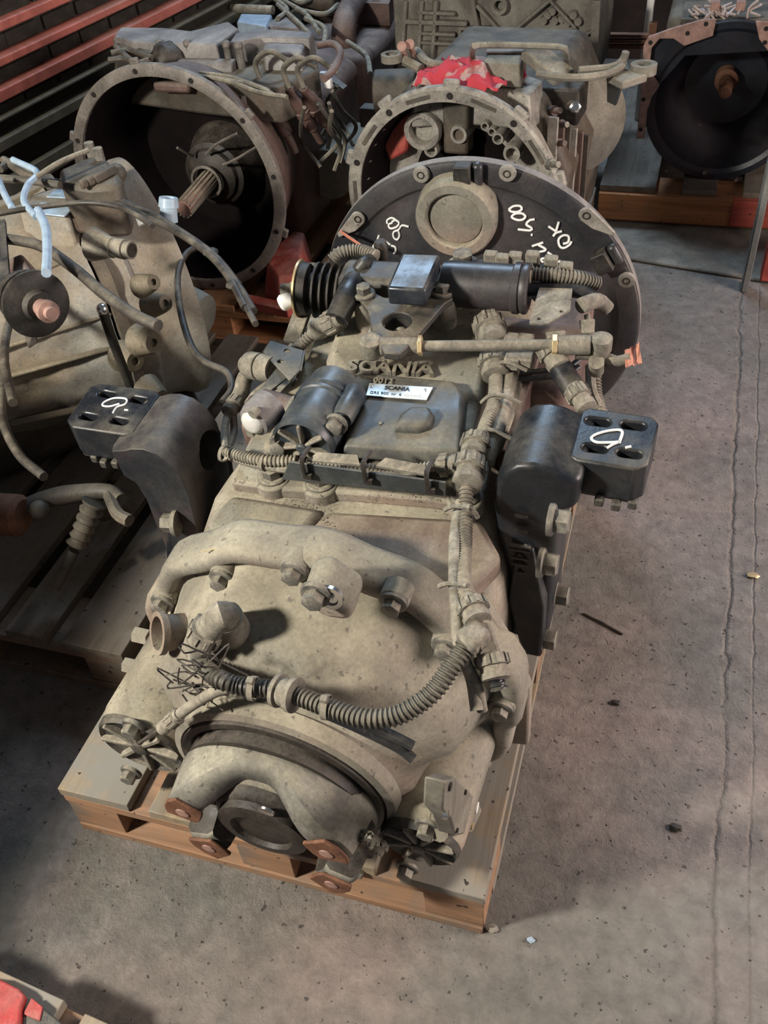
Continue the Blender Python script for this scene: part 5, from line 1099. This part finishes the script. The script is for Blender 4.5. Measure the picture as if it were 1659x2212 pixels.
# --- near left corner: pallet corner and red painted unit standing mostly out of frame
pn = pallet(-.72, -1.515, 1.2, .8, 'weathered pallet edge at the bottom left corner under chipped red paint', (M['wx'], M['wyy']), rot=5.3)
ru = thing('red_gearbox', 'chipped red painted gearbox on the pallet corner at the bottom left', 'gearbox', (-.5, -.8, .144))
part('red_shell', MB(WF).prism([(-1.0, -1.2, .15), (-.42, -1.2, .15), (-.40, -.5, .15), (-.44, -.36, .15), (-1.0, -.36, .15)], (0, 0, .10)), M['redpaint'], ru, bev=.02, seg=3)
part('unseen_shade_block', MB(WF).prism([(-1.35, -1.15, .15), (-.88, -1.15, .15), (-.86, -.1, .15), (-.90, .27, .15), (-1.35, .27, .15)], (0, 0, .75)), M['darkcast'], ru, bev=.06, seg=4)  # unseen block added out of frame to shade the lower-left floor and units
part('red_foot', MB(WF).prism([wz(-60, 2105, .17), wz(-5, 2112, .17), wz(40, 2135, .17), wz(55, 2150, .17), wz(45, 2178, .17), wz(40, 2260, .17), wz(-60, 2300, .17)], (0, 0, -.022)), M['redpaint'], ru, bev=.004, seg=3)
part('dark_skirt', MB(WF).prism([wz(55, 2148, .16), wz(75, 2160, .16), wz(140, 2215, .16), wz(170, 2260, .16), wz(40, 2260, .16)], (0, 0, -.012)), M['blackdusty'], ru, bev=.003)
part('paint_chip', MB(WF).prism([wz(68, 2155, .163), wz(92, 2175, .163), wz(85, 2205, .163), wz(50, 2190, .163)], (0, 0, -.004)), M['redpaint'], ru, bev=.001)
# --- litter on the floor
for px, py, s, m, nm, lb in ((1062, 2008, .009, 'wyy', 'wood_chip', 'pale wood splinter on the floor off the near pallet corner'), (1147, 2032, .006, 'bluewire', 'blue_fleck', 'tiny blue fleck on the floor right of the near pallet corner'), (1627, 1247, .011, 'brass', 'pebble', 'yellowish crumb on the floor at the right, level with the arm'),
                          (1330, 1520, .008, 'grease', 'dark_pebble', 'small black crumb on the floor right of the gearbox tail'), (1460, 1790, .010, 'grease', 'dark_leaf', 'dark leaf scrap on the floor in the lower right')):
    q = wz(px, py, 0); b = MB(WF).ball((q.x, q.y, s*.3), s, 8, 5, (1.3, .8, .4)).jitter(s*.2); zmin = min(v.z for v in b.v)
    for v in b.v: v.z -= zmin
    tag(part(nm, b, M[m], None), lb, 'crumb' if 'pebble' in nm or 'fleck' in nm else 'scrap')
q = wz(1290, 1340, 0)
tag(part('twig', MB(WF).tube([wz(1260, 1325, .003), wz(1300, 1345, .004), wz(1345, 1370, .003)], .0028, 6), M['grease'], None), 'thin dark curved twig on the floor right of the black arm foot', 'twig')

grit = MB(WF)
for _ in range(1500):
    x, y = random.uniform(-.9, 1.1), random.uniform(-.45, 2.4)
    if -.42 < x < .42 and -.02 < y < 1.22: continue
    if x < -.42 and y > .29: continue
    if x < .26 and y > 1.64: continue
    if x < .15 and y < -.3: continue
    r = random.uniform(.0008, .003)*(.6+.5*random.random()); q = V((x, y, 0))
    grit.add([q+V((r, 0, 0)), q+V((-r*.6, r, 0)), q+V((-r*.5, -r*.8, 0)), q+V((0, 0, r*.8))], [(0, 1, 3), (1, 2, 3), (2, 0, 3), (0, 2, 1)])
gt = tag(part('floor_grit', grit, M['dark'], None), 'fine dark grit scattered over the rough concrete floor', 'grit'); gt['kind'] = 'stuff'
